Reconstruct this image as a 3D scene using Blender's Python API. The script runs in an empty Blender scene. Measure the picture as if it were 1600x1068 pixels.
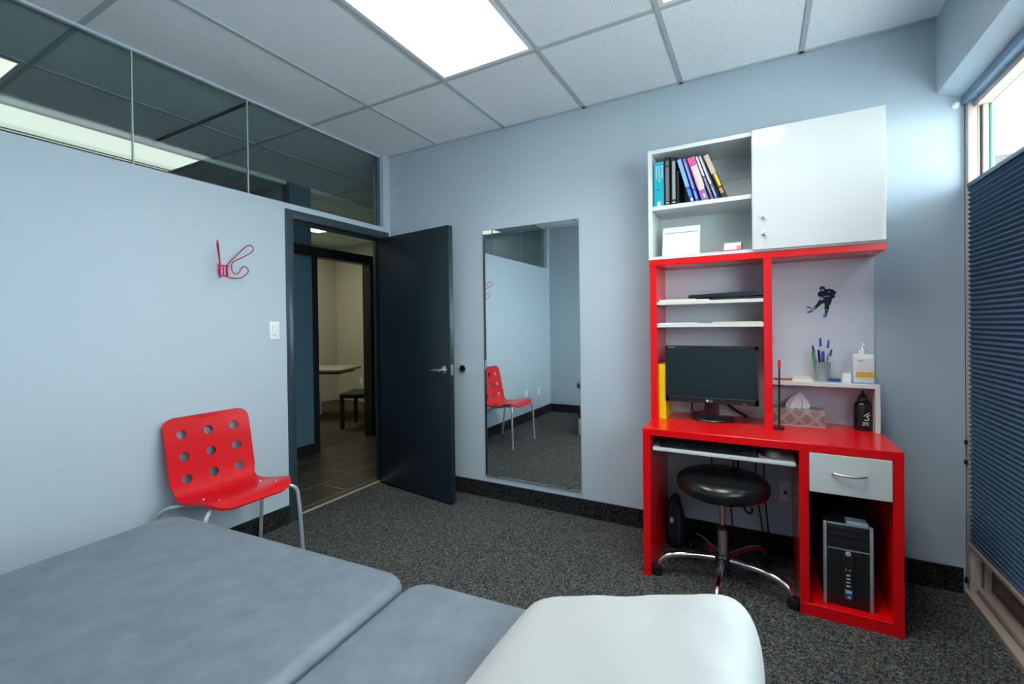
import bpy, bmesh, math, random
from mathutils import Vector, Matrix
from mathutils.geometry import delaunay_2d_cdt
random.seed(7)
R = math.radians
S = bpy.context.scene
COL = S.collection

# ------------------------------------------------------------------ camera
cam_d = bpy.data.cameras.new('camera')
cam = bpy.data.objects.new('camera', cam_d)
COL.objects.link(cam)
cam_d.sensor_fit = 'HORIZONTAL'
cam_d.sensor_width = 36.0
cam_d.lens = 697.12 / 1600 * 36.0
cam_d.shift_x = -13.23 / 1600
cam_d.shift_y = -20.62 / 1600
cam_d.clip_start = 0.02
cam.location = (2.7502, -2.8264, 1.2866)
cam.rotation_euler = (R(89.5613), R(0.7185), R(28.1146))
S.camera = cam

# ------------------------------------------------------------------ world, exposure
SKY = 10.5            # overcast daylight outside the window
LAMP = 2.4           # diffusers in this room
LAMP_W = 10.5         # light each of them throws downwards, in watts
LAMP_FAR = 1.0      # diffusers in the corridor and the room left of it
LAMP_B = 9.0         # diffusers in the room seen through the doorway
w = bpy.data.worlds.new('overcast_sky')
S.world = w
w.use_nodes = True
bg = w.node_tree.nodes['Background']
bg.inputs[0].default_value = (0.86, 0.935, 1.0, 1)
bg.inputs[1].default_value = SKY
S.view_settings.view_transform = 'Standard'
S.view_settings.look = 'None'
S.view_settings.exposure = 0.32
S.view_settings.gamma = 1.0
S.view_settings.use_curve_mapping = False

# ------------------------------------------------------------------ materials
MATS = {}
def lin(c):
    return tuple((x / 12.92 if x <= .04045 else ((x + .055) / 1.055) ** 2.4) for x in (v / 255 for v in c))
def mat(name, col, rough=.5, metal=0., spec=.5, coat=0., noise=0., nscale=20., bump=0., bscale=200., trans=0., emis=None, estr=0., stretch=None):
    """Principled material, optionally with procedural colour variation and fine bump"""
    if name in MATS: return MATS[name]
    m = bpy.data.materials.new(name); m.use_nodes = True
    nt = m.node_tree; p = nt.nodes['Principled BSDF']
    c = (*col, 1)
    p.inputs['Base Color'].default_value = c
    p.inputs['Roughness'].default_value = rough
    p.inputs['Metallic'].default_value = metal
    p.inputs['Specular IOR Level'].default_value = spec
    p.inputs['Coat Weight'].default_value = coat
    p.inputs['Coat Roughness'].default_value = .05
    p.inputs['Transmission Weight'].default_value = trans
    if emis:
        p.inputs['Emission Color'].default_value = (*emis, 1)
        p.inputs['Emission Strength'].default_value = estr
    tc = nt.nodes.new('ShaderNodeTexCoord')
    src = tc.outputs['Object']
    if stretch:
        mp = nt.nodes.new('ShaderNodeMapping'); mp.inputs['Scale'].default_value = stretch
        nt.links.new(src, mp.inputs[0]); src = mp.outputs[0]
    if noise:
        n = nt.nodes.new('ShaderNodeTexNoise'); n.inputs['Scale'].default_value = nscale; n.inputs['Detail'].default_value = 6
        n.inputs['Roughness'].default_value = .65
        nt.links.new(src, n.inputs['Vector'])
        r = nt.nodes.new('ShaderNodeValToRGB')
        r.color_ramp.elements[0].position = .3; r.color_ramp.elements[1].position = .7
        r.color_ramp.elements[0].color = (*[max(0, x * (1 - noise)) for x in col], 1)
        r.color_ramp.elements[1].color = (*[min(1, x * (1 + noise)) for x in col], 1)
        nt.links.new(n.outputs['Fac'], r.inputs[0]); nt.links.new(r.outputs[0], p.inputs['Base Color'])
    if bump:
        n2 = nt.nodes.new('ShaderNodeTexNoise'); n2.inputs['Scale'].default_value = bscale; n2.inputs['Detail'].default_value = 3
        nt.links.new(src, n2.inputs['Vector'])
        b = nt.nodes.new('ShaderNodeBump'); b.inputs['Strength'].default_value = bump; b.inputs['Distance'].default_value = .002
        nt.links.new(n2.outputs['Fac'], b.inputs['Height']); nt.links.new(b.outputs[0], p.inputs['Normal'])
    MATS[name] = m
    return m

def carpet(name, dark, light, k=1.0):
    m = bpy.data.materials.new(name); m.use_nodes = True; nt = m.node_tree; p = nt.nodes['Principled BSDF']
    p.inputs['Roughness'].default_value = .95; p.inputs['Specular IOR Level'].default_value = .1
    tc = nt.nodes.new('ShaderNodeTexCoord')
    v = nt.nodes.new('ShaderNodeTexVoronoi'); v.inputs['Scale'].default_value = 165 * k
    nt.links.new(tc.outputs['Object'], v.inputs['Vector'])
    ramp = nt.nodes.new('ShaderNodeValToRGB'); ramp.color_ramp.interpolation = 'CONSTANT'
    sep = nt.nodes.new('ShaderNodeSeparateColor'); nt.links.new(v.outputs['Color'], sep.inputs[0])
    cr = ramp.color_ramp
    cols = [(0, dark), (.30, light), (.48, (light[0] * .62, light[1] * .95, light[2] * 1.12)), (.64, (light[0] * 1.55, light[1] * 1.25, light[2] * .95)),
            (.78, (dark[0] * 1.7, dark[1] * 1.8, dark[2] * 1.9)), (.92, (light[0] * 1.9, light[1] * 1.75, light[2] * 1.5))]
    cr.elements[0].position = 0; cr.elements[0].color = (*cols[0][1], 1)
    cr.elements[1].position = cols[1][0]; cr.elements[1].color = (*cols[1][1], 1)
    for q, c in cols[2:]:
        e = cr.elements.new(q); e.color = (*c, 1)
    nt.links.new(sep.outputs[0], ramp.inputs[0])
    nt.links.new(ramp.outputs[0], p.inputs['Base Color'])
    b = nt.nodes.new('ShaderNodeBump'); b.inputs['Strength'].default_value = .8; b.inputs['Distance'].default_value = .004; b.invert = True
    nt.links.new(v.outputs['Distance'], b.inputs['Height']); nt.links.new(b.outputs[0], p.inputs['Normal'])
    MATS[name] = m
    return m

def glassmat(name, tint, refl=1.0):
    m = bpy.data.materials.new(name); m.use_nodes = True; nt = m.node_tree
    nt.nodes.remove(nt.nodes['Principled BSDF'])
    out = nt.nodes['Material Output']
    t = nt.nodes.new('ShaderNodeBsdfTransparent'); t.inputs[0].default_value = (*tint, 1)
    g = nt.nodes.new('ShaderNodeBsdfGlossy'); g.inputs['Roughness'].default_value = .0; g.inputs[0].default_value = (.9, .97, 1, 1)
    f = nt.nodes.new('ShaderNodeLayerWeight'); f.inputs[0].default_value = .5
    pw_ = nt.nodes.new('ShaderNodeMath'); pw_.operation = 'POWER'; pw_.inputs[1].default_value = 5
    nt.links.new(f.outputs['Facing'], pw_.inputs[0])
    mu = nt.nodes.new('ShaderNodeMath'); mu.operation = 'MULTIPLY_ADD'; mu.inputs[1].default_value = .8 * refl; mu.inputs[2].default_value = .035 * refl
    nt.links.new(pw_.outputs[0], mu.inputs[0])
    mx = nt.nodes.new('ShaderNodeMixShader')
    nt.links.new(mu.outputs[0], mx.inputs[0]); nt.links.new(t.outputs[0], mx.inputs[1]); nt.links.new(g.outputs[0], mx.inputs[2])
    nt.links.new(mx.outputs[0], out.inputs[0])
    MATS[name] = m
    return m

def fabricmat(name, col, trans=.25):
    m = bpy.data.materials.new(name); m.use_nodes = True; nt = m.node_tree
    p = nt.nodes['Principled BSDF']; p.inputs['Base Color'].default_value = (*col, 1); p.inputs['Roughness'].default_value = .75
    p.inputs['Specular IOR Level'].default_value = .25
    t = nt.nodes.new('ShaderNodeBsdfTranslucent'); t.inputs[0].default_value = (*col, 1)
    mx = nt.nodes.new('ShaderNodeMixShader'); mx.inputs[0].default_value = trans
    nt.links.new(p.outputs[0], mx.inputs[1]); nt.links.new(t.outputs[0], mx.inputs[2]); nt.links.new(mx.outputs[0], nt.nodes['Material Output'].inputs[0])
    MATS[name] = m
    return m

def tilemat(name, col):
    """mineral-fibre ceiling tile with scattered pin holes"""
    m = mat(name, col, rough=.9, spec=.15)
    nt = m.node_tree; p = nt.nodes['Principled BSDF']
    tc = nt.nodes.new('ShaderNodeTexCoord')
    v = nt.nodes.new('ShaderNodeTexVoronoi'); v.inputs['Scale'].default_value = 85; v.inputs['Randomness'].default_value = 1
    nt.links.new(tc.outputs['Object'], v.inputs['Vector'])
    n = nt.nodes.new('ShaderNodeTexNoise'); n.inputs['Scale'].default_value = 26
    nt.links.new(tc.outputs['Object'], n.inputs['Vector'])
    mm = nt.nodes.new('ShaderNodeMath'); mm.operation = 'MULTIPLY'; mm.inputs[1].default_value = .36
    nt.links.new(n.outputs['Fac'], mm.inputs[0])
    lt = nt.nodes.new('ShaderNodeMath'); lt.operation = 'LESS_THAN'
    nt.links.new(v.outputs['Distance'], lt.inputs[0]); nt.links.new(mm.outputs[0], lt.inputs[1])
    mix = nt.nodes.new('ShaderNodeMix'); mix.data_type = 'RGBA'
    mix.inputs[6].default_value = (*col, 1); mix.inputs[7].default_value = (col[0] * .72, col[1] * .74, col[2] * .76, 1)
    nt.links.new(lt.outputs[0], mix.inputs[0]); nt.links.new(mix.outputs[2], p.inputs['Base Color'])
    return m

def tissuebox_mat():
    m = mat('tissue_box_print', (.28, .20, .19), rough=.35)
    nt = m.node_tree; p = nt.nodes['Principled BSDF']
    tc = nt.nodes.new('ShaderNodeTexCoord'); mp = nt.nodes.new('ShaderNodeMapping')
    mp.inputs['Rotation'].default_value = (0, R(45), 0); mp.inputs['Scale'].default_value = (19, 19, 19)
    nt.links.new(tc.outputs['Object'], mp.inputs[0])
    ch = nt.nodes.new('ShaderNodeTexWave'); ch.wave_type = 'BANDS'; ch.bands_direction = 'X'; ch.inputs['Scale'].default_value = .32
    nt.links.new(mp.outputs[0], ch.inputs[0])
    c2 = nt.nodes.new('ShaderNodeTexWave'); c2.wave_type = 'BANDS'; c2.bands_direction = 'Z'; c2.inputs['Scale'].default_value = .32
    nt.links.new(mp.outputs[0], c2.inputs[0])
    mx = nt.nodes.new('ShaderNodeMath'); mx.operation = 'MAXIMUM'
    nt.links.new(ch.outputs['Fac'], mx.inputs[0]); nt.links.new(c2.outputs['Fac'], mx.inputs[1])
    r = nt.nodes.new('ShaderNodeValToRGB'); r.color_ramp.elements[0].position = .72; r.color_ramp.elements[1].position = .9
    r.color_ramp.elements[0].color = (.235, .175, .17, 1); r.color_ramp.elements[1].color = (.36, .30, .30, 1)
    nt.links.new(mx.outputs[0], r.inputs[0]); nt.links.new(r.outputs[0], p.inputs['Base Color'])
    return m

WALL = mat('wall_paint_blue_grey', (.452, .542, .618), rough=.55, spec=.25, bump=.06, bscale=400)
WALL_BEIGE = mat('wall_paint_beige', (.50, .50, .40), rough=.6, spec=.2)
CARPET = carpet('carpet_loop', (.024, .029, .032), (.092, .096, .092), 1.05)
CARPET_BASE = carpet('carpet_base_strip', (.006, .007, .008), (.030, .032, .033))
CARPET_FAR = carpet('carpet_far_room', (.03, .028, .022), (.09, .08, .06))
TILE = tilemat('ceiling_tile_fibre', (.86, .90, .93))
TBAR = mat('ceiling_grid_metal', (.46, .53, .55), rough=.45)
BACKING = mat('plenum_dark', (.05, .05, .05), rough=.9)
FRAME = mat('door_frame_dark_teal', (.030, .052, .068), rough=.28, spec=.5)
DOORM = mat('door_dark_teal', (.009, .020, .028), rough=.36, spec=.4, bump=.03, bscale=60)
FRAME2 = mat('corridor_frame_black', (.010, .014, .016), rough=.4)
STONE = mat('floor_tile_dark', (.046, .037, .026), rough=.35, noise=.35, nscale=9, bump=.1, bscale=40)
GROUT = mat('floor_grout', (.36, .32, .26), rough=.9)
METALSTRIP = mat('threshold_metal', (.62, .56, .48), rough=.35, metal=.6)
WHITE = mat('white_laminate', (.62, .66, .66), rough=.28, spec=.5)
WHITEGLOSS = mat('white_gloss_lacquer', (.58, .605, .61), rough=.06, spec=.55, coat=.3)
WHITEBACK = mat('white_back_panel', (.62, .66, .74), rough=.45)
WHITEPL = mat('white_plastic', (.80, .82, .83), rough=.35)
RED = mat('red_lacquer', (.74, .003, .006), rough=.20, spec=.45)
REDCH = mat('red_chair_lacquer', (.62, .006, .012), rough=.30, spec=.45)
REDWIRE = mat('magenta_red_wire', (.52, .012, .085), rough=.35)
CHAIRLEG = mat('grey_steel_tube', (.47, .54, .60), rough=.35, metal=.5)
CHROME = mat('chrome', (.82, .84, .86), rough=.08, metal=1)
NICKEL = mat('brushed_nickel', (.62, .59, .54), rough=.28, metal=1)
BLACKPL = mat('black_plastic', (.010, .013, .015), rough=.32)
BLACKMT = mat('black_matte', (.006, .007, .008), rough=.6)
BLACKVN = mat('black_vinyl', (.008, .010, .011), rough=.22, spec=.5, bump=.08, bscale=300)
SCREEN = mat('screen_glass_off', (.006, .018, .024), rough=.22, spec=.5)
VINYL = mat('grey_blue_vinyl', (.132, .168, .205), rough=.50, spec=.35, noise=.16, nscale=14, bump=.10, bscale=180)
PILLOWM = mat('white_cotton', (.43, .46, .465), rough=.85, spec=.15, bump=.05, bscale=120)
LGREY = mat('light_grey_enamel', (.55, .58, .58), rough=.4)
ALU = mat('beige_aluminium', (.46, .37, .31), rough=.45, metal=.2)
ALUW = mat('window_frame_off_white', (.56, .48, .42), rough=.45)
SPANDREL = mat('bronze_glass_panel', (.055, .043, .036), rough=.2)
NAVY = fabricmat('navy_pleated_cloth', (.062, .118, .205), .10)
NAVYRAIL = mat('navy_rail', (.030, .06, .12), rough=.35)
GLASS = glassmat('clear_glass_partition', (.84, .90, .89))
GLASSW = glassmat('window_glass', (.93, .97, .96))
GLASSEDGE = mat('green_glass_edge', (.02, .22, .20), rough=.15)
SEAL = mat('silicone_joint', (.42, .50, .50), rough=.4)
TRIMW = mat('pale_channel_trim', (.56, .66, .73), rough=.4)
MIRROR = mat('mirror_silver', (.82, .89, .89), rough=.0, metal=1)
MIRROREDGE = mat('mirror_glass_edge', (.22, .34, .36), rough=.15)
SIDING = mat('pale_siding', (.135, .135, .13), rough=.6)
SKYBLOCK = mat('sky_block_white', (.80, .80, .78), rough=.6)
PAVE = mat('pavement', (.78, .77, .75), rough=.9, noise=.2, nscale=3)
DIFF = mat('light_diffuser', (.9, .9, .88), rough=.5, emis=(1.0, .96, .89), estr=LAMP)
DIFF_B = mat('light_diffuser_room_b', (.9, .9, .86), rough=.5, emis=(1.0, .93, .76), estr=LAMP_B)
DIFF_FAR = mat('light_diffuser_far', (.9, .9, .86), rough=.5, emis=(1.0, .93, .84), estr=LAMP_FAR)
YELLOW = mat('yellow_card', (.80, .62, .0), rough=.35)
TISSUEBOX = tissuebox_mat()
PAPER = mat('white_paper', (.66, .68, .71), rough=.8)
INK = mat('grey_ink', (.22, .23, .25), rough=.8)
CREAM = mat('cream_paper', (.78, .75, .60), rough=.8)
MANILA = mat('manila_card', (.68, .60, .36), rough=.8)

# ------------------------------------------------------------------ mesh helpers
WL = {}      # world position of each object's origin
class B:
    def __init__(s): s.bm = bmesh.new()
    def box(s, x0, x1, y0, y1, z0, z1, bev=0., seg=2):
        t = bmesh.new()
        bmesh.ops.create_cube(t, size=1)
        for v in t.verts:
            v.co = Vector(((x0 + x1) / 2 + v.co.x * (x1 - x0), (y0 + y1) / 2 + v.co.y * (y1 - y0), (z0 + z1) / 2 + v.co.z * (z1 - z0)))
        if bev > 0:
            bmesh.ops.bevel(t, geom=t.edges[:], offset=bev, segments=seg, profile=.5, affect='EDGES')
        s.add(t); return s
    def add(s, t, mtx=None):
        me = bpy.data.meshes.new('tmp'); t.to_mesh(me); t.free()
        if mtx: me.transform(mtx)
        s.bm.from_mesh(me); bpy.data.meshes.remove(me)
    def cyl(s, p0, p1, r0, r1=None, n=20, bev=0.):
        r1 = r0 if r1 is None else r1
        p0, p1 = Vector(p0), Vector(p1); d = p1 - p0
        t = bmesh.new()
        bmesh.ops.create_cone(t, cap_ends=True, segments=n, radius1=r0, radius2=r1, depth=d.length)
        if bev > 0:
            es = [e for e in t.edges if len(e.link_faces) == 2 and any(len(f.verts) > 4 for f in e.link_faces)]
            bmesh.ops.bevel(t, geom=es, offset=bev, segments=2, profile=.5, affect='EDGES')
        q = d.to_track_quat('Z', 'Y').to_matrix().to_4x4()
        s.add(t, Matrix.Translation((p0 + p1) / 2) @ q); return s
    def lathe(s, prof, c=(0, 0, 0), n=28):
        bm = s.bm; rings = []
        for r, z in prof:
            if r < 1e-6: rings.append([bm.verts.new((c[0], c[1], c[2] + z))])
            else: rings.append([bm.verts.new((c[0] + r * math.cos(2 * math.pi * i / n), c[1] + r * math.sin(2 * math.pi * i / n), c[2] + z)) for i in range(n)])
        for a, b in zip(rings, rings[1:]):
            for i in range(n):
                j = (i + 1) % n
                if len(a) == 1 and len(b) == 1: continue
                if len(a) == 1: bm.faces.new((a[0], b[j], b[i]))
                elif len(b) == 1: bm.faces.new((a[i], a[j], b[0]))
                else: bm.faces.new((a[i], a[j], b[j], b[i]))
        for ring, fl in ((rings[0], True), (rings[-1], False)):
            if len(ring) > 1: bm.faces.new(ring[::-1] if fl else ring)
        return s
    def tube(s, pts, r, n=8, closed=False, smooth=0):
        rl = list(r) if isinstance(r, (list, tuple)) else [r] * len(pts)
        pts = [Vector((*p, q)) for p, q in zip(pts, rl)]
        for _ in range(smooth):
            q = []
            m = len(pts)
            rng = range(m) if closed else range(m - 1)
            if not closed: q.append(pts[0])
            for i in rng:
                a, b = pts[i], pts[(i + 1) % m]
                q += [a * .75 + b * .25, a * .25 + b * .75]
            if not closed: q.append(pts[-1])
            pts = q
        rl = [p[3] for p in pts]; pts = [p.to_3d() for p in pts]
        m = len(pts); bm = s.bm; rings = []
        up = None
        for i, p in enumerate(pts):
            if closed: d = pts[(i + 1) % m] - pts[i - 1]
            else: d = pts[min(i + 1, m - 1)] - pts[max(i - 1, 0)]
            d.normalize()
            if up is None:
                up = Vector((0, 0, 1)) if abs(d.z) < .9 else Vector((1, 0, 0))
            up = (up - d * up.dot(d))
            if up.length < 1e-5: up = Vector((1, 0, 0)) - d * d.x
            up.normalize(); sd = d.cross(up)
            rr = rl[i]
            rings.append([bm.verts.new(p + up * (rr * math.cos(2 * math.pi * k / n)) + sd * (rr * math.sin(2 * math.pi * k / n))) for k in range(n)])
        for i in range(m if closed else m - 1):
            a, b = rings[i], rings[(i + 1) % m]
            for k in range(n):
                j = (k + 1) % n
                bm.faces.new((a[k], a[j], b[j], b[k]))
        if not closed:
            bm.faces.new(rings[0][::-1]); bm.faces.new(rings[-1])
        return s
    def prism(s, poly, axis, a0, a1):
        """extrude a 2-D polygon along axis ('x': poly is (y,z); 'y': (x,z); 'z': (x,y))"""
        f = {'x': lambda p, a: (a, p[0], p[1]), 'y': lambda p, a: (p[0], a, p[1]), 'z': lambda p, a: (p[0], p[1], a)}[axis]
        A = [s.bm.verts.new(f(p, a0)) for p in poly]; C = [s.bm.verts.new(f(p, a1)) for p in poly]
        s.bm.faces.new(A[::-1]); s.bm.faces.new(C)
        n = len(poly)
        for i in range(n):
            j = (i + 1) % n; s.bm.faces.new((A[i], A[j], C[j], C[i]))
        return s
    def move(s, m):
        bmesh.ops.transform(s.bm, matrix=m, verts=s.bm.verts[:]); return s
    def build(s, name, m, parent=None, local=False, smooth=True, ang=35, loc=None):
        bm = s.bm
        bmesh.ops.recalc_face_normals(bm, faces=bm.faces[:])
        me = bpy.data.meshes.new(name)
        bm.to_mesh(me); bm.free()
        return link(name, me, m, parent, local, smooth, ang, loc)

def link(name, me, m, parent=None, local=False, smooth=True, ang=35, loc=None):
    o = bpy.data.objects.new(name, me)
    COL.objects.link(o)
    me.materials.append(m)
    if smooth:
        for p in me.polygons: p.use_smooth = True
        me.set_sharp_from_angle(angle=R(ang))
    if parent is not None:
        if not local: me.transform(Matrix.Translation(-WL[parent.name]))
        o.parent = parent; WL[o.name] = WL[parent.name]
    else:
        if loc is None:
            xs = [v.co for v in me.vertices]
            loc = Vector(((min(v.x for v in xs) + max(v.x for v in xs)) / 2, (min(v.y for v in xs) + max(v.y for v in xs)) / 2, min(v.z for v in xs)))
        loc = Vector(loc)
        me.transform(Matrix.Translation(-loc)); o.location = loc; WL[o.name] = loc
    return o

def tag(o, label, cat=None, group=None, kind=None):
    o['label'] = label
    if cat: o['category'] = cat
    if group: o['group'] = group
    if kind: o['kind'] = kind
    return o
def thing(name, label, cat, loc, rotz=0., group=None, kind=None):
    o = bpy.data.objects.new(name, None); COL.objects.link(o)
    o.empty_display_size = .05
    o.location = loc; o.rotation_euler = (0, 0, rotz); WL[o.name] = Vector(loc)
    return tag(o, label, cat, group, kind)
def struct(o, label=None):
    o['kind'] = 'structure'
    if label: o['label'] = label
    return o
def text_mesh(txt, size, m4, name, m, parent, depth=.0006, align='LEFT', local=False):
    cu = bpy.data.curves.new('txt', 'FONT'); cu.body = txt; cu.size = size; cu.extrude = depth; cu.align_x = align; cu.resolution_u = 2
    to = bpy.data.objects.new('txt', cu)
    COL.objects.link(to)
    dg = bpy.context.evaluated_depsgraph_get()
    me = bpy.data.meshes.new_from_object(to.evaluated_get(dg))
    bpy.data.objects.remove(to); bpy.data.curves.remove(cu)
    me.name = name; me.materials.clear(); me.transform(m4)
    return link(name, me, m, parent, local, smooth=False)
def mrot(loc, ex, ey):
    """matrix whose local x/y axes are ex, ey"""
    ex, ey = Vector(ex).normalized(), Vector(ey).normalized(); ez = ex.cross(ey)
    return Matrix.Translation(loc) @ Matrix((ex, ey, ez)).transposed().to_4x4()
def copy_tree(o, parent=None):
    c = o.copy(); COL.objects.link(c); c.parent = parent
    WL[c.name] = WL[o.name]
    for ch in [x for x in bpy.data.objects if x.parent == o]: copy_tree(ch, c)
    return c

H = 2.7208
LEDGE = 2.1162
YREAR = -3.27
XO = -1.30          # corridor side of the wall across the corridor
YF, XF = 2.70, -3.95

# ================================================================== SETTING
# floors
struct(B().box(-.055, 3.59, YREAR, 0, -.06, 0).build('floor', CARPET, loc=(0, 0, 0)), 'dark flecked loop carpet of the treatment room')
cf = struct(B().box(-1.36, -.065, YREAR, YF, -.06, -.0012).build('floor_corridor', GROUT, loc=(0, 0, 0)), 'dark stone tile floor of the corridor')
# tiles: strip by the threshold, then running-bond rows
cells = {}
def floor_tile(x0, x1, y0, y1):
    key = (round(x1 - x0, 3), round(y1 - y0, 3))
    if key not in cells:
        t = B(); t.box(0, key[0], 0, key[1], -.012, .0, .0012, 1)
        o = t.build('floor_tile', STONE, cf, local=True); cells[key] = o.data
    else:
        o = bpy.data.objects.new('floor_tile', cells[key]); COL.objects.link(o); o.parent = cf
    o.location = (x0, y0, 0)
g = .006
rows = [(-.14, -.07, -.676), (-.45, -.14, -.37), (-.76, -.45, -.676), (-1.07, -.76, -.37), (-1.36, -1.07, -.676)]
for x0, x1, yj in rows:
    y = yj - .61 * 2
    while y < 2.0:
        floor_tile(x0 + g / 2, x1 - g / 2, y + g / 2, y + .61 - g / 2); y += .61
struct(B().box(XF, -1.36, YREAR, YF, -.06, 0).build('floor_far_room', CARPET_FAR, loc=(0, 0, 0)), 'brown carpet of the room across the corridor')
struct(B().prism([(-.072, 0.), (-.072, .003), (-.066, .006), (-.052, .006), (-.046, .0)], 'y', -.90, -.085).build('trim_threshold', METALSTRIP), 'thin pale metal threshold strip in the doorway')

# ceiling: backing, tiles, T-bar grid
ceil = struct(B().box(XF - .2, 3.705, YREAR - .1, YF + .1, H + .018, H + .12).build('ceiling', BACKING, loc=(0, 0, H)), 'suspended ceiling of white fibre tiles in a metal grid')
XL = [.522 + .61 * k for k in range(-8, 6)]
YL = [-.7167 + 1.22 * k for k in range(-3, 4)]
LIGHTS = {(1.132, -1.9367): 'a', (2.352, -1.9367): 'b', (-1.308, -3.1567): 'c', (-1.918, -1.9367): 'd', (-3.138, .5033): 'e', (-3.138, -1.9367): 'g'}
tcache = {}
for i in range(len(XL) - 1):
    for j in range(len(YL) - 1):
        x0, x1, y0, y1 = XL[i], XL[i + 1], YL[j], YL[j + 1]
        if any(abs(x0 - a) < .01 and abs(y0 - b) < .01 for a, b in LIGHTS): continue
        cl = [(max(x0, XF - .15), min(x1, 3.56), max(y0, YREAR - .05), min(y1, YF + .05))]
        if x0 > -.2 and y0 < 0 < y1: cl = [(cl[0][0], cl[0][1], y0, .06)]
        if x0 > -.2 and y0 > 0: continue
        x0, x1, y0, y1 = cl[0]
        if x1 - x0 < .03 or y1 - y0 < .03: continue
        key = (round(x1 - x0, 3), round(y1 - y0, 3))
        if key not in tcache:
            t = B(); t.box(0, key[0], 0, key[1], .002, .016)
            o = t.build('ceiling_tile', TILE, ceil, local=True, smooth=False); tcache[key] = o.data
        else:
            o = bpy.data.objects.new('ceiling_tile', tcache[key]); COL.objects.link(o); o.parent = ceil
        o.location = (x0, y0, 0)
for x in XL:
    if x > 3.55 or x < XF - .15: continue
    ye = .02 if x > -.1 else YF
    B().box(x - .012, x + .012, YREAR, ye, H - .003, H + .006).build('grid_bar', TBAR, ceil)
for y in YL:
    if y < YREAR or y > YF: continue
    B().box(XF, 3.53 if y < 0 else -.1, y - .012, y + .012, H - .0028, H + .006).build('grid_bar', TBAR, ceil)
B().box(0, 3.51, -.022, 0, H - .003, H + .004).build('wall_angle', TBAR, ceil)
B().box(-1.31, -.07, -1.136, -1.122, H - .012, H + .002).build('dark_track', BLACKMT, ceil)

# walls
wb = struct(B().box(-.11, 3.705, 0, .12, 0, H + .05).build('wall_back', WALL, loc=(0, 0, 0)), 'pale blue-grey wall behind the mirror and the red desk')
wl = B()
wl.box(-.11, 0, YREAR, -.957, 0, LEDGE)
wl.box(-.11, 0, -.957, 0, 2.078, LEDGE)
wl.box(-.11, 0, -.022, 0, 0, 2.078)
wl.box(-.11, 0, -.074, 0, LEDGE, H)
wl.box(-.11, 0, YREAR, -3.20, LEDGE, H)
struct(wl.build('wall_left', WALL, loc=(0, 0, 0), smooth=False), 'pale blue-grey half-height wall with the coat hook and doorway')
struct(B().box(XF - .3, 3.705, YREAR - .12, YREAR, 0, H + .05).build('wall_rear', WALL, loc=(0, 0, 0)), 'pale blue-grey wall behind the camera, seen in the mirror')
# transom glazing above the left wall
tw = thing('window_1', 'row of clear glass transom panes above the left wall', 'window', (-.05, -1.6, LEDGE), kind='structure')
js = [-.096, -1.163, -1.743, -2.47, -3.20]
for a, b in zip(js, js[1:]):
    B().box(-.056, -.046, b + .003, a - .003, LEDGE + .004, H - .012).build('pane', GLASS, tw)
for y in js[1:-1]:
    B().box(-.057, -.045, y - .003, y + .003, LEDGE + .004, H - .012).build('joint', SEAL, tw)
B().box(-.066, -.036, -3.20, -.074, H - .016, H - .003).build('top_channel', TRIMW, tw)
B().box(-.062, -.040, -3.20, -.074, LEDGE, LEDGE + .006).build('bottom_channel', TRIMW, tw)
B().box(-.064, -.038, -.100, -.074, LEDGE, H - .016).build('end_channel', mat('dark_teal_channel', (.05, .11, .14), rough=.35), tw)

# door frame in the left wall
tf = thing('trim_1', 'dark teal painted frame around the open doorway', 'door frame', (-.05, -.49, 0), kind='structure')
B().box(-.118, .008, -.957, -.900, 0, 2.078, .002).build('jamb', FRAME, tf)
B().box(-.118, .008, -.085, -.022, 0, 2.078, .002).build('jamb', FRAME, tf)
B().box(-.118, .0075, -.900, -.085, 2.022, 2.078, .002).build('header', FRAME, tf)
B().box(-.075, -.045, -.900, -.885, 0, 2.022).build('stop', FRAME2, tf)
B().box(-.075, -.045, -.100, -.085, 0, 2.022).build('stop', FRAME2, tf)
B().box(-.0752, -.0448, -.8855, -.0995, 2.000, 2.022).build('stop', FRAME2, tf)

# the door itself, swung into the room
HX, HY, DA = .012, -.098, R(-8.0)
dr = thing('door_1', 'dark teal flush door swung open into the room', 'door', (HX, HY, 0), DA, kind='structure')
B().box(.0, .800, -.045, 0., .012, 2.010, .0025).build('leaf', DOORM, dr, local=True)
for z in (.25, 1.02, 1.80):
    B().cyl((-.006, .004, z - .045), (-.006, .004, z + .045), .007, n=12).build('hinge', NICKEL, dr, local=True)
hb = B(); hb.lathe([(.0, .0), (.031, .0), (.031, .006), (.024, .011), (.012, .013), (.012, .045), (0, .045)], n=24)
hb.move(Matrix.Translation((.742, -.045, .972)) @ Matrix.Rotation(R(90), 4, 'X'))
hs = hb.build('handle', NICKEL, dr, local=True)
B().tube([(.742, -.088, .972), (.72, -.092, .972), (.68, -.092, .970), (.645, -.090, .966), (.622, -.084, .965)], [.0105, .0105, .009, .008, .006], n=10, smooth=1).build('lever', NICKEL, hs, local=True)
hb = B(); hb.lathe([(.0, .0), (.031, .0), (.031, .006), (.024, .011), (.012, .013), (.012, .045), (0, .045)], n=24)
hb.move(Matrix.Translation((.742, 0, .972)) @ Matrix.Rotation(R(-90), 4, 'X'))
hs = hb.build('handle', NICKEL, dr, local=True)
B().tube([(.742, .043, .972), (.72, .047, .972), (.68, .047, .970), (.645, .045, .966), (.622, .04, .965)], [.0105, .0105, .009, .008, .006], n=10, smooth=1).build('lever', NICKEL, hs, local=True)
B().box(.7995, .8012, -.034, -.011, .935, 1.01).build('latch_plate', NICKEL, dr, local=True)

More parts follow.
